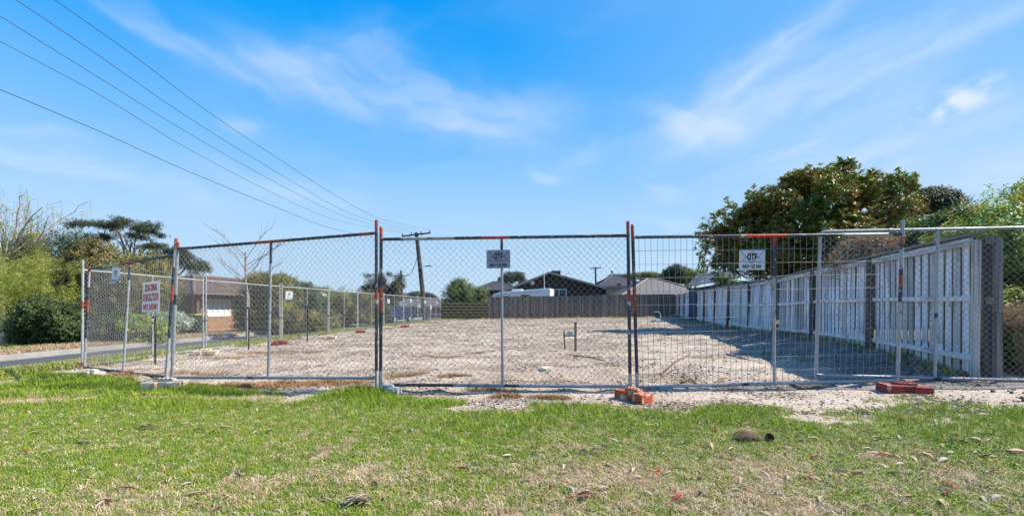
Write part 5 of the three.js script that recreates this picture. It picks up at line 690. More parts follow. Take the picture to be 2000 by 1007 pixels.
for (const [px, d, label, ls, n, pal] of [[825, 70, 'small round tree behind the leaning power pole', [[812, 580, 18, 8], [835, 582, 14, 8]], 900, 'dark'], [650, 60, 'low distant trees beyond the street hedge', [[590, 562, 20, 9], [620, 575, 30, 9], [690, 582, 24, 6]], 900, 'dark'], [1000, 75, 'gum tree with thin foliage left of the gable roof', [[995, 545, 14, 12], [1012, 540, 12, 8], [1022, 552, 8, 8], [982, 550, 10, 8]], 900, 'gum'], [1323, 60, 'round dark tree behind the pale brown roof', [[1323, 536, 26, 16], [1306, 544, 16, 12], [1345, 545, 14, 12]], 1500, 'dark'], [1240, 72, 'row of low green tree tops behind the grey roof', [[1205, 543, 18, 5], [1235, 541, 20, 5], [1268, 540, 22, 6], [1290, 545, 14, 8]], 1300, 'shrub'], [1350, 38, 'light green sapling beside the blue-grey roof', [[1340, 548, 8, 14], [1352, 540, 14, 10], [1370, 536, 10, 8]], 700, 'lime'], [1412, 24.5, 'green sprig hanging over the far palings', [[1412, 550, 12, 10], [1425, 556, 12, 7]], 350, 'lime']]) { const f = footAt(px, d), l = lob(f, d); plant(px === 1000 ? 'gum_tree' : 'background_tree', label, 'tree', f, { seed: 140 + px, r: 0.12, trunkTop: V(0, 1.6, 0), twigs: 3, lobes: ls.map(([a, b, c, e]) => l(a, b, c, e)), crown: [{ n, geo: d > 50 ? SP.far : SP.small, mat: leaf.green, pal: PAL[pal], gap: 0.33, size: [0.6, 1.1], shell: 0.4 }] }); }
{ // bare young street tree
  const d = 18.5, f = footAt(484, d); f.y = -0.45; const g = thing('bare_tree', 'leafless young tree with pale trunk behind the second street-side panel', 'tree', f), R = rng(150), S = new Strands(8), B = new Strands(5); S.add([V(0, -0.2, 0), V(-0.05, 1.0, 0), V(0.02, 1.9, 0), V(-0.1, 2.5, 0), V(-0.12, 3.9, 0)], 0.075, 0.03); part('trunk', S.geo(), M.paleBark, g);
  for (let k = 0; k < 15; k++) { const y = 1.9 + k * 0.13, s = k % 2 ? 1 : -1, e = V(s * (0.7 + R() * 1.1), y + 0.9 + R() * 0.7, (R() - 0.5) * 1.2), p = bough(B, V(-0.08, y, 0), e, 0.016, 0.005, R, 0.08); for (let j = 0; j < 5; j++) { const q = p[3 + Math.floor(R() * 4)]; bough(B, q, q.clone().add(V(s * R() * 0.5, 0.15 + R() * 0.5, (R() - 0.5) * 0.4)), 0.008, 0.003, R, 0.1, 4); } } part('branches', B.geo(), M.paleBark, g); }
for (const [px, py, d, label] of [[252, 672, 19, 'pale bare trunk among the left garden shrubs'], [549, 655, 21.5, 'short pale trunk at the road edge beside the second star picket']]) { const f = footAt(px, d), g = thing('young_tree', label, 'tree', f), R = rng(px), S = new Strands(8), B = new Strands(5); S.add([V(0, -0.2, 0), V(0.05, 0.8, 0), V(0, 1.6, 0), V(0.04, 2.3, 0)], 0.055, 0.03); part('trunk', S.geo(), M.paleBark, g); for (let k = 0; k < 8; k++) bough(B, V(0.02, 1.3 + k * 0.12, 0), V((R() - 0.5) * 1.6, 2.2 + R() * 0.8, (R() - 0.5)), 0.02, 0.006, R); part('branches', B.geo(), M.paleBark, g); crown(g, [[0, 2.4, 0, 0.8, 0.5, 0.8]], 260, SP.small, leaf.green, PAL.olive, { seed: px }); }
{ // wood along the horizon, one mass
  const R = rng(160), m = [], c = []; for (let k = 0; k < 9000; k++) { const a = -1.15 + R() * 2.3, d = 130 + R() * 90, h = 2.5 + 4 * fbm(a * 9 + 5, 2, 3, 0, 4); m.push(new THREE.Matrix4().compose(V(Math.sin(a) * d, R() * h - 0.5, -Math.cos(a) * d), new THREE.Quaternion().setFromEuler(new THREE.Euler(R() * 6, R() * 6, R() * 6)), V(4, 4, 4))); c.push(jitter(PAL.dark[Math.floor(R() * 3)], R)); }
  const im = new THREE.InstancedMesh(SP.far, leaf.green, m.length); m.forEach((x, i) => { im.setMatrixAt(i, x); im.setColorAt(i, c[i]); }); im.name = 'distant_wood'; scene.add(im); tag(im, 'low wood along the horizon beyond the houses', 'wood', null, 'stuff'); }

// ------------------------------------------------------------------ lawn
function tuft(seed, n, h, w, spread, lay) { const t = new Tris(), R = rng(seed); for (let k = 0; k < n; k++) { const a = R() * 6.28, o = V((R() - 0.5) * spread, -0.004, (R() - 0.5) * spread), H = h * (0.55 + 0.7 * R()), b = lay * (0.4 + R()), d = V(Math.cos(a), 0, Math.sin(a)), s = V(-d.z, 0, d.x).multiplyScalar(w * (0.7 + 0.6 * R()) / 2), p1 = o.clone().addScaledVector(d, H * b * 0.3).add(V(0, H * 0.55 * Math.sqrt(Math.max(0.05, 1 - b * b * 0.4)), 0)), p2 = o.clone().addScaledVector(d, H * b).add(V(0, H * Math.sqrt(Math.max(0.06, 1 - Math.min(b, 0.98) ** 2)), 0)); const i = [t.v(o.x + s.x, o.y, o.z + s.z), t.v(o.x - s.x, o.y, o.z - s.z), t.v(p1.x + s.x * 0.8, p1.y, p1.z + s.z * 0.8), t.v(p1.x - s.x * 0.8, p1.y, p1.z - s.z * 0.8), t.v(p2.x, p2.y, p2.z)]; t.tri(i[0], i[1], i[2]); t.tri(i[1], i[3], i[2]); t.tri(i[2], i[3], i[4]); } return t.geo(); }
function scatter(name, label, cat, geo, mat, list) { const im = new THREE.InstancedMesh(geo, mat, list.length), q = new THREE.Quaternion(), Y = V(0, 1, 0), e = new THREE.Euler(); list.forEach(([x, y, z, s, ry, c, tx, tz, sy], i) => { q.setFromEuler(e.set(tx ?? 0, ry, tz ?? 0)); im.setMatrixAt(i, new THREE.Matrix4().compose(V(x, y, z), q, V(s, sy ?? s, s))); im.setColorAt(i, c); }); im.name = numbered(name); im.castShadow = im.receiveShadow = true; scene.add(im); return tag(im, label, cat, null, 'stuff'); }
const grassMat = leafMat({ roughness: 0.65, transmission: 0.35 }), strawMat = std({ roughness: 0.95, side: THREE.DoubleSide });
const GREEN = [[0.22, 0.335, 0.012], [0.29, 0.40, 0.018], [0.37, 0.43, 0.032], [0.155, 0.265, 0.016]], STRAW = [[0.60, 0.45, 0.27], [0.52, 0.37, 0.215], [0.40, 0.265, 0.15], [0.66, 0.53, 0.36]];
{
  const R = rng(500), green = [], lush = [], straw = [], runner = [];
  const lawnAt = () => { const d = 0.9 + Math.pow(R(), 0.8) * 6.6 , x = (R() * 2 - 1) * Math.min(13, 1.8 + d * 1.42); return [x, -d]; };
  for (let k = 0; k < 330000; k++) {
    const [x, z] = lawnAt(), d = -z; if (x < kerbX(d) + 0.2) continue;
    const b = bare(x, z); if (R() < b * 1.02 || R() < patch(x, z) * 0.85) continue;
    const q = dryness(x, z), n = fbm(x * 5, z * 5, 3, 0, 23), y = G(x, z), thin = (1 - q * 0.86) * smooth(0.26, 0.5, n + 0.2 - q * 0.22), near = smooth(1.1, 0.1, edgeD(x) - d), leftLush = smooth(-2.2, -3.4, x) * smooth(4.2, 5.0, d);
    if (R() < thin * 0.7) { const l = Math.max(near * 0.8, leftLush) * smooth(0.4, 0.6, fbm(x * 2.1, z * 2.1, 3, 0, 29) + 0.1); const c = GREEN[Math.floor(R() * 4)]; (R() < l * 0.22 ? lush : green).push([x, y, z, 0.7 + R() * 0.6, R() * 6.28, jitter(c, R, 0.22)]); }
    else if (R() < 0.22 + 0.42 * q) straw.push([x, y + 0.003, z, 0.7 + R() * 0.7, R() * 6.28, jitter(STRAW[Math.floor(R() * 4)], R, 0.2)]);
  }
  for (const [px, py, r, n, s] of [[705, 770, 0.26, 420, 1.9], [690, 776, 0.35, 300, 1.3], [760, 785, 0.35, 260, 1.1], [860, 790, 0.22, 150, 1.3], [1100, 797, 0.28, 160, 1.1], [1160, 798, 0.25, 120, 1.0], [1440, 806, 0.35, 220, 1.2], [1510, 802, 0.2, 70, 0.9], [300, 765, 0.5, 300, 1.3], [420, 772, 0.45, 260, 1.2], [120, 745, 0.5, 420, 1.4], [200, 755, 0.5, 320, 1.3], [1760, 785, 0.25, 60, 0.7], [1790, 776, 0.2, 50, 0.7], [1760, 797, 0.1, 26, 0.8], [1700, 812, 0.4, 160, 1.0], [1900, 805, 0.5, 260, 1.2], [1820, 765, 0.1, 14, 0.6], [30, 735, 0.5, 300, 1.1]]) { const p = put(px, py); for (let k = 0; k < n; k++) { const a = R() * 6.28, q = Math.sqrt(R()) * r, x = p.x + Math.cos(a) * q * 1.5, z = p.z + Math.sin(a) * q * 0.8; lush.push([x, G(x, z), z, s * (0.6 + 0.5 * R()) * (1.15 - 0.5 * q / r), R() * 6.28, jitter(GREEN[Math.floor(R() * 4)], R, 0.22)]); } }
  scatter('lawn_grass', 'short green lawn grass in the foreground', 'grass', tuft(1, 12, 0.034, 0.0036, 0.05, 0.84), grassMat, green);
  scatter('tall_grass', 'longer lush grass along the sand edge and fence foot', 'grass', tuft(2, 16, 0.07, 0.0042, 0.07, 0.75), grassMat, lush);
  scatter('dry_grass', 'straw-coloured dry thatch between the green grass', 'grass', tuft(3, 13, 0.036, 0.0026, 0.07, 0.99), strawMat, straw);
  const far = []; for (let k = 0; k < 26000; k++) { const d = 6 + Math.pow(R(), 1.6) * 40, w = R(), x = lerp(kerbX(d) + 0.18, rowX(d) + 0.15, w), z = -d; if (d > 8 && R() > smooth(0.35, 0.6, fbm(x * 0.9, z * 0.9, 3, 0, 33) + 0.22 * (1 - w))) continue; far.push([x, G(x, z), z, 0.9 + R() * 0.9, R() * 6.28, jitter(R() < 0.7 ? GREEN[Math.floor(R() * 4)] : STRAW[Math.floor(R() * 4)], R, 0.25)]); }
  for (let k = 0; k < 22000; k++) { const d = 10 + Math.pow(R(), 1.4) * 40, x = farX(d) - 0.25 - R() * R() * 6, z = -d; const gr = smooth(0.5, 0.65, fbm(x * 0.5, z * 0.5, 3, 0, 35)) * smooth(-1.2, -2.6, x - farX(d)) > R() * 1.1; far.push([x, G(x, z), z, 1 + R() * 1.2, R() * 6.28, jitter(gr ? GREEN[Math.floor(R() * 4)] : STRAW[Math.floor(R() * 4)], R, 0.25)]); }
  scatter('verge_grass', 'patchy grass and straw along both sides of the street', 'grass', tuft(4, 10, 0.08, 0.008, 0.12, 0.8), grassMat, far);
}
// ------------------------------------------------------------------ litter on the sand
{
  const R = rng(600), chips = [], clods = [], rust = [];
  const chip = new THREE.IcosahedronGeometry(0.5, 0); chip.scale(1, 0.28, 0.42); const twig = new THREE.CylinderGeometry(0.5, 0.35, 1, 5).rotateZ(Math.PI / 2); 
  const DARK = [[0.06, 0.048, 0.04], [0.12, 0.085, 0.06], [0.22, 0.155, 0.10], [0.035, 0.032, 0.034], [0.28, 0.22, 0.17]];
  const sandAt = () => { const d = 4.1 + 33 * Math.pow(R(), 2.1), a = rowX(d) - 0.2, b = fenceX(d); return [lerp(a, b, R()), -d]; };
  for (let k = 0; k < 190000; k++) { const [x, z] = sandAt(), d = -z; if (Math.abs(x) > d * 1.35 + 1 || bare(x, z) < 0.6) continue; const c = fbm(x * 1.3, z * 2.2, 4, 0, 41); if (R() > smooth(0.38, 0.66, c) * 0.9 + 0.10) continue; const s = (0.009 + 0.034 * Math.pow(R(), 3.2)) * (1 + d * 0.03); chips.push([x, G(x, z) + s * 0.08, z, s, R() * 6.28, jitter(DARK[Math.floor(R() * 5)], R, 0.3), (R() - 0.5) * 0.5, (R() - 0.5) * 0.5]); }
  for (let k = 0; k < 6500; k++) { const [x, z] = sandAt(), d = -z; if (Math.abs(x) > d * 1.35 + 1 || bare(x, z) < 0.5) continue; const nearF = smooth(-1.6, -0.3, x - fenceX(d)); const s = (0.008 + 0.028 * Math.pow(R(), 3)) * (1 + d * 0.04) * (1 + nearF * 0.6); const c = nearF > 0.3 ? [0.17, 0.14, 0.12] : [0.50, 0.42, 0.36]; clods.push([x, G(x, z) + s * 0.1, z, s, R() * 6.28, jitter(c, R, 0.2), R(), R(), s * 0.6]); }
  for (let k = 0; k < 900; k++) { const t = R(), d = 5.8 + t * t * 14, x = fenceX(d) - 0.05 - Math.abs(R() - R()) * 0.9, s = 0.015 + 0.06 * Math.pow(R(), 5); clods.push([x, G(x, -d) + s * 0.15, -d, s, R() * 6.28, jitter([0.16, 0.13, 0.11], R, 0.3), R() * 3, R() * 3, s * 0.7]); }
  scatter('ground_litter', 'dark wood chips and leaf scraps strewn over the sand', 'litter', chip, std({ roughness: 0.95 }), chips);
  scatter('soil_clods', 'small clods and stones on the sand', 'clods', new THREE.IcosahedronGeometry(0.5, 1), std({ roughness: 1 }), clods);
  for (const [px, py, rx, rz, n] of [[560, 750, 0.9, 0.22, 900], [640, 745, 0.6, 0.16, 420], [795, 735, 0.28, 0.12, 320], [885, 733, 0.22, 0.10, 260], [960, 762, 0.3, 0.08, 200], [988, 775, 0.16, 0.06, 240], [1075, 777, 0.2, 0.08, 200], [445, 700, 0.5, 0.2, 260], [520, 690, 0.6, 0.25, 320], [600, 690, 0.5, 0.2, 200], [850, 700, 0.5, 0.15, 160], [480, 755, 0.5, 0.12, 260], [250, 733, 0.6, 0.2, 500], [380, 730, 0.5, 0.15, 260], [930, 690, 0.4, 0.15, 120]]) { const p = put(px, py); for (let k = 0; k < n * 0.55; k++) { const a = R() * 6.28, q = Math.pow(R(), 0.8), x = p.x + Math.cos(a) * q * rx * 1.2, z = p.z + Math.sin(a) * q * rz; rust.push([x, G(x, z) + 0.004, z, 0.6 + R() * 0.7, R() * 6.28, jitter([[0.36, 0.18, 0.07], [0.42, 0.25, 0.11], [0.28, 0.14, 0.06], [0.46, 0.32, 0.18]][Math.floor(R() * 4)], R, 0.25)]); } }
  scatter('withered_grass', 'rust-brown withered grass clumps on the sand', 'grass', tuft(5, 10, 0.05, 0.004, 0.08, 0.9), strawMat, rust);
}
{
  const R = rng(640), list = [], W = tuft(6, 12, 0.09, 0.007, 0.07, 0.8);
  for (let k = 0; k < 420; k++) { const t = R(), d = 5.8 + t * t * 26, x = fenceX(d) - 0.02 - 0.5 * Math.pow(R(), 3); list.push([x, G(x, -d), -d, 0.6 + R() * 1.3, R() * 6.28, jitter(R() < 0.45 ? GREEN[Math.floor(R() * 4)] : STRAW[Math.floor(R() * 4)], R, 0.3)]); }
  for (let k = 0; k < 260; k++) { const d = 5.6 + 26 * Math.pow(R(), 1.6), x = lerp(rowX(d), fenceX(d) - 0.5, R()), n = 1 + Math.floor(R() * 5), g = R() < 0.6; for (let j = 0; j < n; j++) list.push([x + (R() - 0.5) * 0.16, G(x, -d), -d + (R() - 0.5) * 0.16, 0.35 + R() * 0.5, R() * 6.28, jitter(g ? GREEN[Math.floor(R() * 4)] : STRAW[Math.floor(R() * 4)], R, 0.3)]); }
  for (let k = 0; k < 700; k++) { const d = 35.4 + R() * 1.1, x = lerp(-6.2, 14, R()); list.push([x, G(x, -d), -d, 0.8 + R() * 1.6, R() * 6.28, jitter(R() < 0.4 ? GREEN[Math.floor(R() * 4)] : STRAW[Math.floor(R() * 4)], R, 0.3)]); }
  scatter('small_weeds', 'sparse weeds on the sand and along the foot of the fences', 'weeds', W, grassMat, list);
}
// ------------------------------------------------------------------ fallen leaves that stand out
function gumLeaf(L, W, curl, arch, seed) { const n = 9, t = new Tris(), R = rng(seed), th = 0.0012; for (const s of [1, -1]) { const id = []; for (let i = 0; i <= n; i++) { const q = i / n, w = W / 2 * Math.pow(Math.sin(Math.PI * clamp(q * 0.96 + 0.02, 0, 1)), 0.75), x = (q - 0.5) * L, zc = curl * L * (q - 0.5) ** 2, y = arch * L * (0.25 - (q - 0.5) ** 2) * 1.2 + 0.004 + s * th; id.push([t.v(x, y + w * 0.35, zc - w, q, 0), t.v(x, y, zc, q, 0.5), t.v(x, y + w * 0.4, zc + w, q, 1)]); } for (let i = 0; i < n; i++) for (let k = 0; k < 2; k++) { const a = id[i][k], b = id[i + 1][k], c = id[i][k + 1], d = id[i + 1][k + 1]; if (s > 0) { t.tri(a, c, b); t.tri(b, c, d); } else { t.tri(a, b, c); t.tri(b, d, c); } } } const g = t.geo(); const st = new Strands(4).add([V(-L / 2, 0.005, curl * L * 0.25), V(-L * 0.62, 0.008, curl * L * 0.36)], 0.0014, 0.001).geo(); return [g, st]; }
const LC = { maroon: [0.16, 0.018, 0.016], red: [0.26, 0.03, 0.016], tan: [0.46, 0.33, 0.19], dark: [0.035, 0.024, 0.018], brown: [0.20, 0.10, 0.05], pale: [0.46, 0.37, 0.27], grey: [0.34, 0.29, 0.24] }, LM = {};
for (const k in LC) LM[k] = std({ color: rgb(...LC[k]), map: T.grain, side: THREE.DoubleSide, roughness: 0.55 });
[[246, 961, 'maroon', 24, 0.35, 'dark red leaf on the lawn at lower left, tilted upward'], [204, 988, 'maroon', 30, 0.0, 'broad maroon leaf lying flat near the bottom left'], [424, 1002, 'red', 16, 0.7, 'red leaf cut by the bottom edge of the lawn'], [388, 844, 'dark', 14, 0.9, 'small dark curled leaf in thick grass, left of centre'], [438, 838, 'tan', 22, 0.1, 'thin tan leaf beside the small dark curled leaf'], [160, 870, 'tan', 30, 0.3, 'long tan leaf in the grass at far left'], [378, 972, 'tan', 34, 0.5, 'long tan leaf near the bottom, left of the dry frond'], [446, 976, 'pale', 14, 1.4, 'short pale curled leaf left of the dry frond'], [238, 843, 'tan', 16, -1.1, 'upright tan leaf left of the bark strips'], [905, 922, 'maroon', 24, 0.1, 'slender dark red leaf on thin grass near the centre'], [1147, 974, 'maroon', 36, 0.05, 'long maroon leaf on the dry patch, bottom centre'], [1009, 904, 'red', 12, 1.2, 'small bright red leaf in the middle of the lawn'], [1010, 876, 'tan', 13, -0.8, 'oval tan leaf above the small bright red leaf'], [1173, 854, 'tan', 14, 0.7, 'tan leaf on the green grass before the orange footing'], [1125, 839, 'red', 13, 0.8, 'red and tan leaf below the sand edge, centre'], [1332, 985, 'brown', 26, -0.2, 'broad brown leaf on the dry patch, bottom right of centre'], [1367, 831, 'pale', 12, 1.2, 'pale upright leaf right of the orange footing'], [1160, 884, 'dark', 12, 0.4, 'small dark leaf in the middle of the lawn'], [867, 930, 'grey', 12, 1.3, 'grey-brown leaf left of the slender dark red leaf'], [1102, 930, 'tan', 18, 0.1, 'wide tan leaf on the dry patch above the long maroon leaf'], [1869, 867, 'dark', 34, -0.2, 'large dark curled leaf on bright grass at right'], [1908, 864, 'dark', 26, -0.3, 'dark glossy leaf next to the large curled leaf at right'], [1729, 895, 'red', 28, -0.15, 'crimson leaf on bright grass at lower right'], [1927, 816, 'red', 32, -0.12, 'long crimson leaf at the grass edge, far right'], [1985, 888, 'red', 34, -0.1, 'crimson leaf at the right edge of the lawn'], [1700, 1000, 'dark', 24, -0.5, 'dark leaf cut by the bottom edge at right'], [1845, 907, 'pale', 32, 0.3, 'pale bowed leaf at lower right'], [1827, 846, 'dark', 16, 1.2, 'dark upright leaf near the sand at right'], [1696, 882, 'pale', 22, -0.1, 'pale flat leaf above the crimson leaf at lower right'], [1549, 881, 'brown', 46, -0.45, 'long arched brown leaf right of the fibrous clump'], [1924, 852, 'pale', 24, -0.4, 'pale narrow leaf above the dark glossy leaf at right'], [1677, 929, 'brown', 24, 0.1, 'dark brown flat leaf with a pale edge, lower right'], [1642, 926, 'dark', 22, -0.2, 'dark leaf left of the flat brown leaf, lower right'], [1697, 918, 'red', 15, 1.0, 'small red leaf above the flat brown leaf, lower right'], [1842, 968, 'brown', 50, -0.05, 'long thin reddish stem on the grass at lower right'], [1965, 851, 'maroon', 20, 0.1, 'dark red leaf near the far right of the lawn'], [1620, 855, 'brown', 18, -0.6, 'brown leaf in bright grass right of the dark cup'], [1640, 865, 'pale', 16, 0.2, 'pale leaf in bright grass below the bare sand tongue'], [1460, 832, 'tan', 16, 0.3, 'tan leaf at the grass edge left of the sand tongue'], [1700, 846, 'brown', 20, -0.1, 'brown leaf just below the right-hand sand edge']]
  .forEach(([px, py, col, size, ang, label], i) => { const p = put(px, py, 0.05), d = -p.z, L = size / F * d * 1.12, R = rng(700 + i), stem = size >= 46, g = thing('fallen_leaf', label, 'leaf', V(p.x, p.y + 0.018, p.z), ang + (R() - 0.5) * 0.1, 'fallen leaves on the lawn'); const [a, s] = gumLeaf(L, stem ? 0.006 : Math.min(0.034, L * 0.26) * (0.75 + R() * 0.4), (R() - 0.5) * 0.5, 0.1 + R() * 0.35, 700 + i); g.rotation.x = (R() - 0.3) * 0.5; g.rotation.z = (R() - 0.5) * 0.3; part('blade', a, LM[col], g); part('leaf_stalk', s, LM[col], g); });
{ const R = rng(760), list = [], cols = Object.values(LC); for (let k = 0; k < 620; k++) { const d = 2.1 + R() * 2.8, x = (R() * 2 - 1) * d * 1.25; if (R() > 0.25 + 0.75 * smooth(-0.5, 1.2, x)) continue; list.push([x, G(x, -d) + 0.016, -d, 0.5 + R() * 0.7, R() * 6.28, jitter(cols[[2, 4, 5, 6, 3, 1, 5, 2][Math.floor(R() * 8)]], R, 0.25), (R() - 0.5) * 0.7, (R() - 0.5) * 0.7]); } const [a] = gumLeaf(0.075, 0.017, 0.4, 0.35, 3); scatter('leaf_litter', 'small dry leaves scattered through the lawn', 'leaves', a, std({ roughness: 0.7, side: THREE.DoubleSide }), list); }
function strips(name, label, cat, px, py, n, L, W, col, ang, fan) { const p = put(px, py, 0.05), g = thing(name, label, cat, V(p.x, p.y + 0.02, p.z)), R = rng(px), t = []; for (let k = 0; k < n; k++) { const [a] = gumLeaf(L * (0.5 + 0.6 * R()), W * (0.6 + R() * 0.7), (R() - 0.5) * 0.9, 0.15 + R() * 0.25, k); t.push(a.rotateX((R() - 0.5) * 0.7).rotateY(ang + (k / n - 0.5) * fan + (R() - 0.5) * 0.3).translate((R() - 0.5) * L * 0.8, R() * 0.025, (R() - 0.5) * L * 0.35)); } t.forEach((q) => part('strip', q, LM[col], g)); }
strips('bark_strips', 'tangle of tan bark strips on the grass at left', 'bark', 284, 841, 14, 0.16, 0.010, 'tan', 0.1, 0.6);
strips('dry_frond', 'dried pale frond lying at the bottom edge of the lawn', 'frond', 700, 988, 22, 0.12, 0.012, 'pale', 0.75, 0.9);
{ const p = put(1461, 862, 0.05), g = thing('fibrous_clump', 'hairy brown clump of dead roots lying in the grass', 'clump', V(p.x, p.y + 0.004, p.z)), R = rng(770), S = new Strands(3); for (let k = 0; k < 420; k++) { const a = R() * 6.28, x = (R() - 0.5) * 0.17, z = (R() - 0.5) * 0.07, y = 0.045 * (1 - (x / 0.1) ** 2) + R() * 0.012, L = 0.03 + R() * 0.03; S.add([V(x, Math.max(y, 0), z), V(x + Math.cos(a) * L * 0.5, Math.max(0, y) + 0.012, z + Math.sin(a) * L * 0.5), V(x + Math.cos(a) * L, Math.max(0, y) - 0.004, z + Math.sin(a) * L)], 0.0011); } part('fibres', S.geo(), std({ color: rgb(0.30, 0.20, 0.12) }), g); const core = new THREE.SphereGeometry(1, 20, 12); core.scale(0.095, 0.045, 0.045); part('core', core, std({ color: rgb(0.10, 0.065, 0.04) }), g);
  const q = put(1500, 862, 0.05), h = thing('seed_pod', 'dark hollow seed pod beside the hairy brown clump', 'seed pod', V(q.x, q.y + 0.025, q.z)); part('shell', new THREE.LatheGeometry([[0.004, 0], [0.022, 0.006], [0.032, 0.022], [0.033, 0.04], [0.028, 0.04], [0.024, 0.02], [0.002, 0.008]].map(([x, y]) => new THREE.Vector2(x, y)), 18).rotateX(1.0), std({ color: rgb(0.07, 0.03, 0.02), side: THREE.DoubleSide }), h); part('stalk', new Strands(5).add([V(-0.02, 0.0, 0), V(-0.05, 0.01, 0.005)], 0.003).geo(), M.stick, h); }
// ------------------------------------------------------------------ things on the sand
{ const p = put(1124, 686), k = -p.z / F, g = thing('water_meter', 'blue water meter on a pipe strapped to a short timber stake', 'water meter', p), stake = std({ color: rgb(0.33, 0.22, 0.13), map: T.grain }), blue = std({ color: rgb(0.09, 0.17, 0.33), roughness: 0.5 });
  const H = 57 * k; part('stake', box(4.2 * k, H, 4.2 * k, 0, H / 2, 0), stake, g); part('wire', new Strands(4).add([V(0.01, H - 0.05, 0.03), V(0.04, H + 0.02, 0.03), V(0.03, H + 0.1, 0.02)], 0.006).geo(), M.black, g);
  const y = 30.5 * k, body = part('meter', [new THREE.CylinderGeometry(1.5 * k, 1.5 * k, 12 * k, 14).rotateZ(Math.PI / 2).translate(-9.5 * k, y - 0.3 * k, 3 * k), new THREE.CylinderGeometry(4.2 * k, 3.8 * k, 5 * k, 16).translate(-10.5 * k, y + 3 * k, 3 * k)], blue, g); part('lid', rbox(10 * k, 8 * k, 8 * k, 0.012, -10.6 * k, y + 4.4 * k, 3.5 * k), std({ color: rgb(0.30, 0.38, 0.5), roughness: 0.4 }), body);
  part('pipe', pipe(V(-22 * k, y - 0.3 * k, 3 * k), V(0, y - 0.3 * k, 3 * k), 1.5 * k), std({ color: rgb(0.10, 0.09, 0.08) }), g); part('hose', new Strands(8).add([V(-22.6 * k, y + 6 * k, 3 * k), V(-22.6 * k, y, 3 * k), V(-22 * k, y - 12 * k, 3 * k), V(-20.5 * k, 3 * k, 3 * k)], 1.5 * k, 1.1 * k, true).geo(), M.black, g); part('tap', [new THREE.CylinderGeometry(0.8 * k, 0.8 * k, 3 * k, 8).translate(-22.6 * k, y + 7.5 * k, 3 * k), box(4 * k, 0.7 * k, 0.7 * k, -22.6 * k, y + 9 * k, 3 * k)], M.black, g); }
{ const p = put(1097, 692), k = -p.z / F, g = thing('blue_fitting', 'short piece of blue pipe fitting lying on the sand', 'pipe fitting', V(p.x, p.y + 1.4 * k, p.z), 0.3); part('tube', pipe(V(-4 * k, 0, 0), V(3 * k, -0.3 * k, 0), 1.4 * k), std({ color: rgb(0.06, 0.14, 0.33), roughness: 0.45 }), g); part('collar', pipe(V(-4.6 * k, 0.1 * k, 0), V(-2.8 * k, 0, 0), 1.9 * k), std({ color: rgb(0.05, 0.11, 0.27), roughness: 0.45 }), g); }
{ const p = put(1063, 722), R = rng(9), geo = new THREE.IcosahedronGeometry(0.055, 3), q = geo.attributes.position; for (let i = 0; i < q.count; i++) { const v = V(q.getX(i), q.getY(i), q.getZ(i)), s = 0.65 + 0.7 * noise3(v.x * 40 + 5, v.y * 40, v.z * 40, 3); q.setXYZ(i, v.x * s * 1.3, v.y * s * 0.7, v.z * s); } geo.computeVertexNormals(); const g = thing('crumpled_paper', 'crumpled white scrap on the sand behind the middle panel', 'litter', V(p.x, p.y + 0.025, p.z)); part('scrap', geo, M.white, g); }
function stick(label, pts, r0, r1, twigs = []) { const P = pts.map(([px, py, h]) => { const p = put(px, py); p.y += h; return p; }), o = P[0].clone(), g = thing('fallen_branch', label, 'branch', o); part('stem', new Strands(7).add(new THREE.CatmullRomCurve3(P.map((p) => p.clone().sub(o))).getPoints(24), r0, r1, true).geo(), M.stick, g); for (const t of twigs) part('twig', new Strands(5).add(t.map(([px, py, h]) => { const p = put(px, py); p.y += h; return p.sub(o); }), r1 * 0.7, r1 * 0.3).geo(), M.stick, g); }
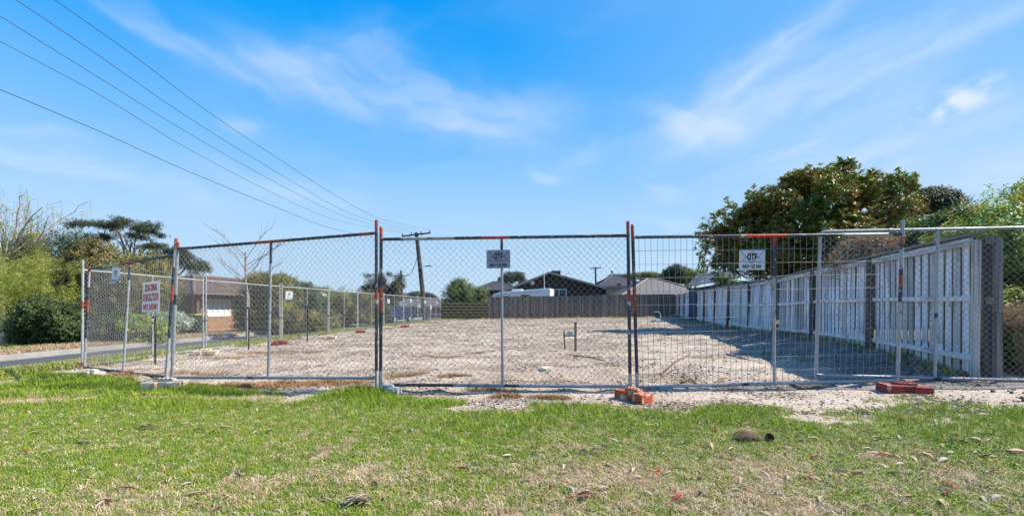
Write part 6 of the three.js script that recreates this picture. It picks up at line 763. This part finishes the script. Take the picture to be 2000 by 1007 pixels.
{ const a = at(1290, 741, 6.45), b = at(1318, 708, 6.7), c = at(1347, 689, 7.2), o = a.clone(); o.y = G(a.x, a.z); const P = [V(0, 0.005, 0), b.clone().sub(o), c.clone().sub(o)], g = thing('fallen_branch', 'brown branch leaning up from the sand behind the welded wire panel', 'branch', o); P[1].y = 0.16; P[2].y = 0.22; part('stem', new Strands(7).add(new THREE.CatmullRomCurve3(P).getPoints(20), 0.016, 0.009, true).geo(), M.stick, g); part('root_knob', new THREE.SphereGeometry(0.028, 10, 8).translate(0, 0.01, 0), M.stick, g); part('twig', new Strands(5).add([P[2], P[2].clone().add(V(0.02, 0.05, 0))], 0.007, 0.003).geo(), M.stick, g); }
stick('dark straight branch lying flat near the middle post of the welded wire panel', [[1419, 694, 0.03], [1450, 701, 0.025], [1488, 711, 0.01]], 0.018, 0.007, [[[1450, 701, 0.03], [1440, 697, 0.05]]]);
stick('short dark stick on the sand close to the bottom rail', [[1332, 748, 0.015], [1348, 746, 0.03], [1362, 751, 0.01]], 0.016, 0.008, [[[1348, 746, 0.02], [1352, 741, 0.04]]]);
stick('thin forked stick standing in the fence shadow', [[1491, 692, 0.01], [1495, 684, 0.06], [1500, 678, 0.12]], 0.012, 0.006);
stick('long dark stick in front of the water meter', [[1120, 695, 0.015], [1150, 699, 0.02], [1180, 703, 0.012]], 0.014, 0.007);
stick('thin stick at the foot of the bent galvanised tube', [[1545, 754, 0.01], [1575, 757, 0.02], [1600, 755, 0.01]], 0.012, 0.007);
{ const p = put(1062, 778), g = thing('dead_weed', 'dead weed with a thin crooked stem in front of the middle panel', 'weed', p), S = new Strands(4), R = rng(12); S.add([V(-0.0, 0, 0), V(-0.06, 0.12, -0.05), V(-0.10, 0.22, -0.1), V(-0.15, 0.33, -0.12)], 0.006, 0.002); S.add([V(-0.06, 0.12, -0.05), V(-0.01, 0.08, 0.02)], 0.003, 0.001); S.add([V(0.0, 0, 0), V(0.12, 0.05, 0.0), V(0.17, 0.11, 0.0)], 0.003, 0.001); for (let k = 0; k < 60; k++) { const a = R() * 6.28, r = 0.05 + R() * 0.12; S.add([V(0, 0.0, 0), V(Math.cos(a) * r * 0.6, 0.02 + R() * 0.03, Math.sin(a) * r * 0.4), V(Math.cos(a) * r, 0.01, Math.sin(a) * r * 0.7)], 0.002, 0.001); } part('stems', S.geo(), std({ color: rgb(0.30, 0.20, 0.11) }), g); }

renderer.render(scene, camera);
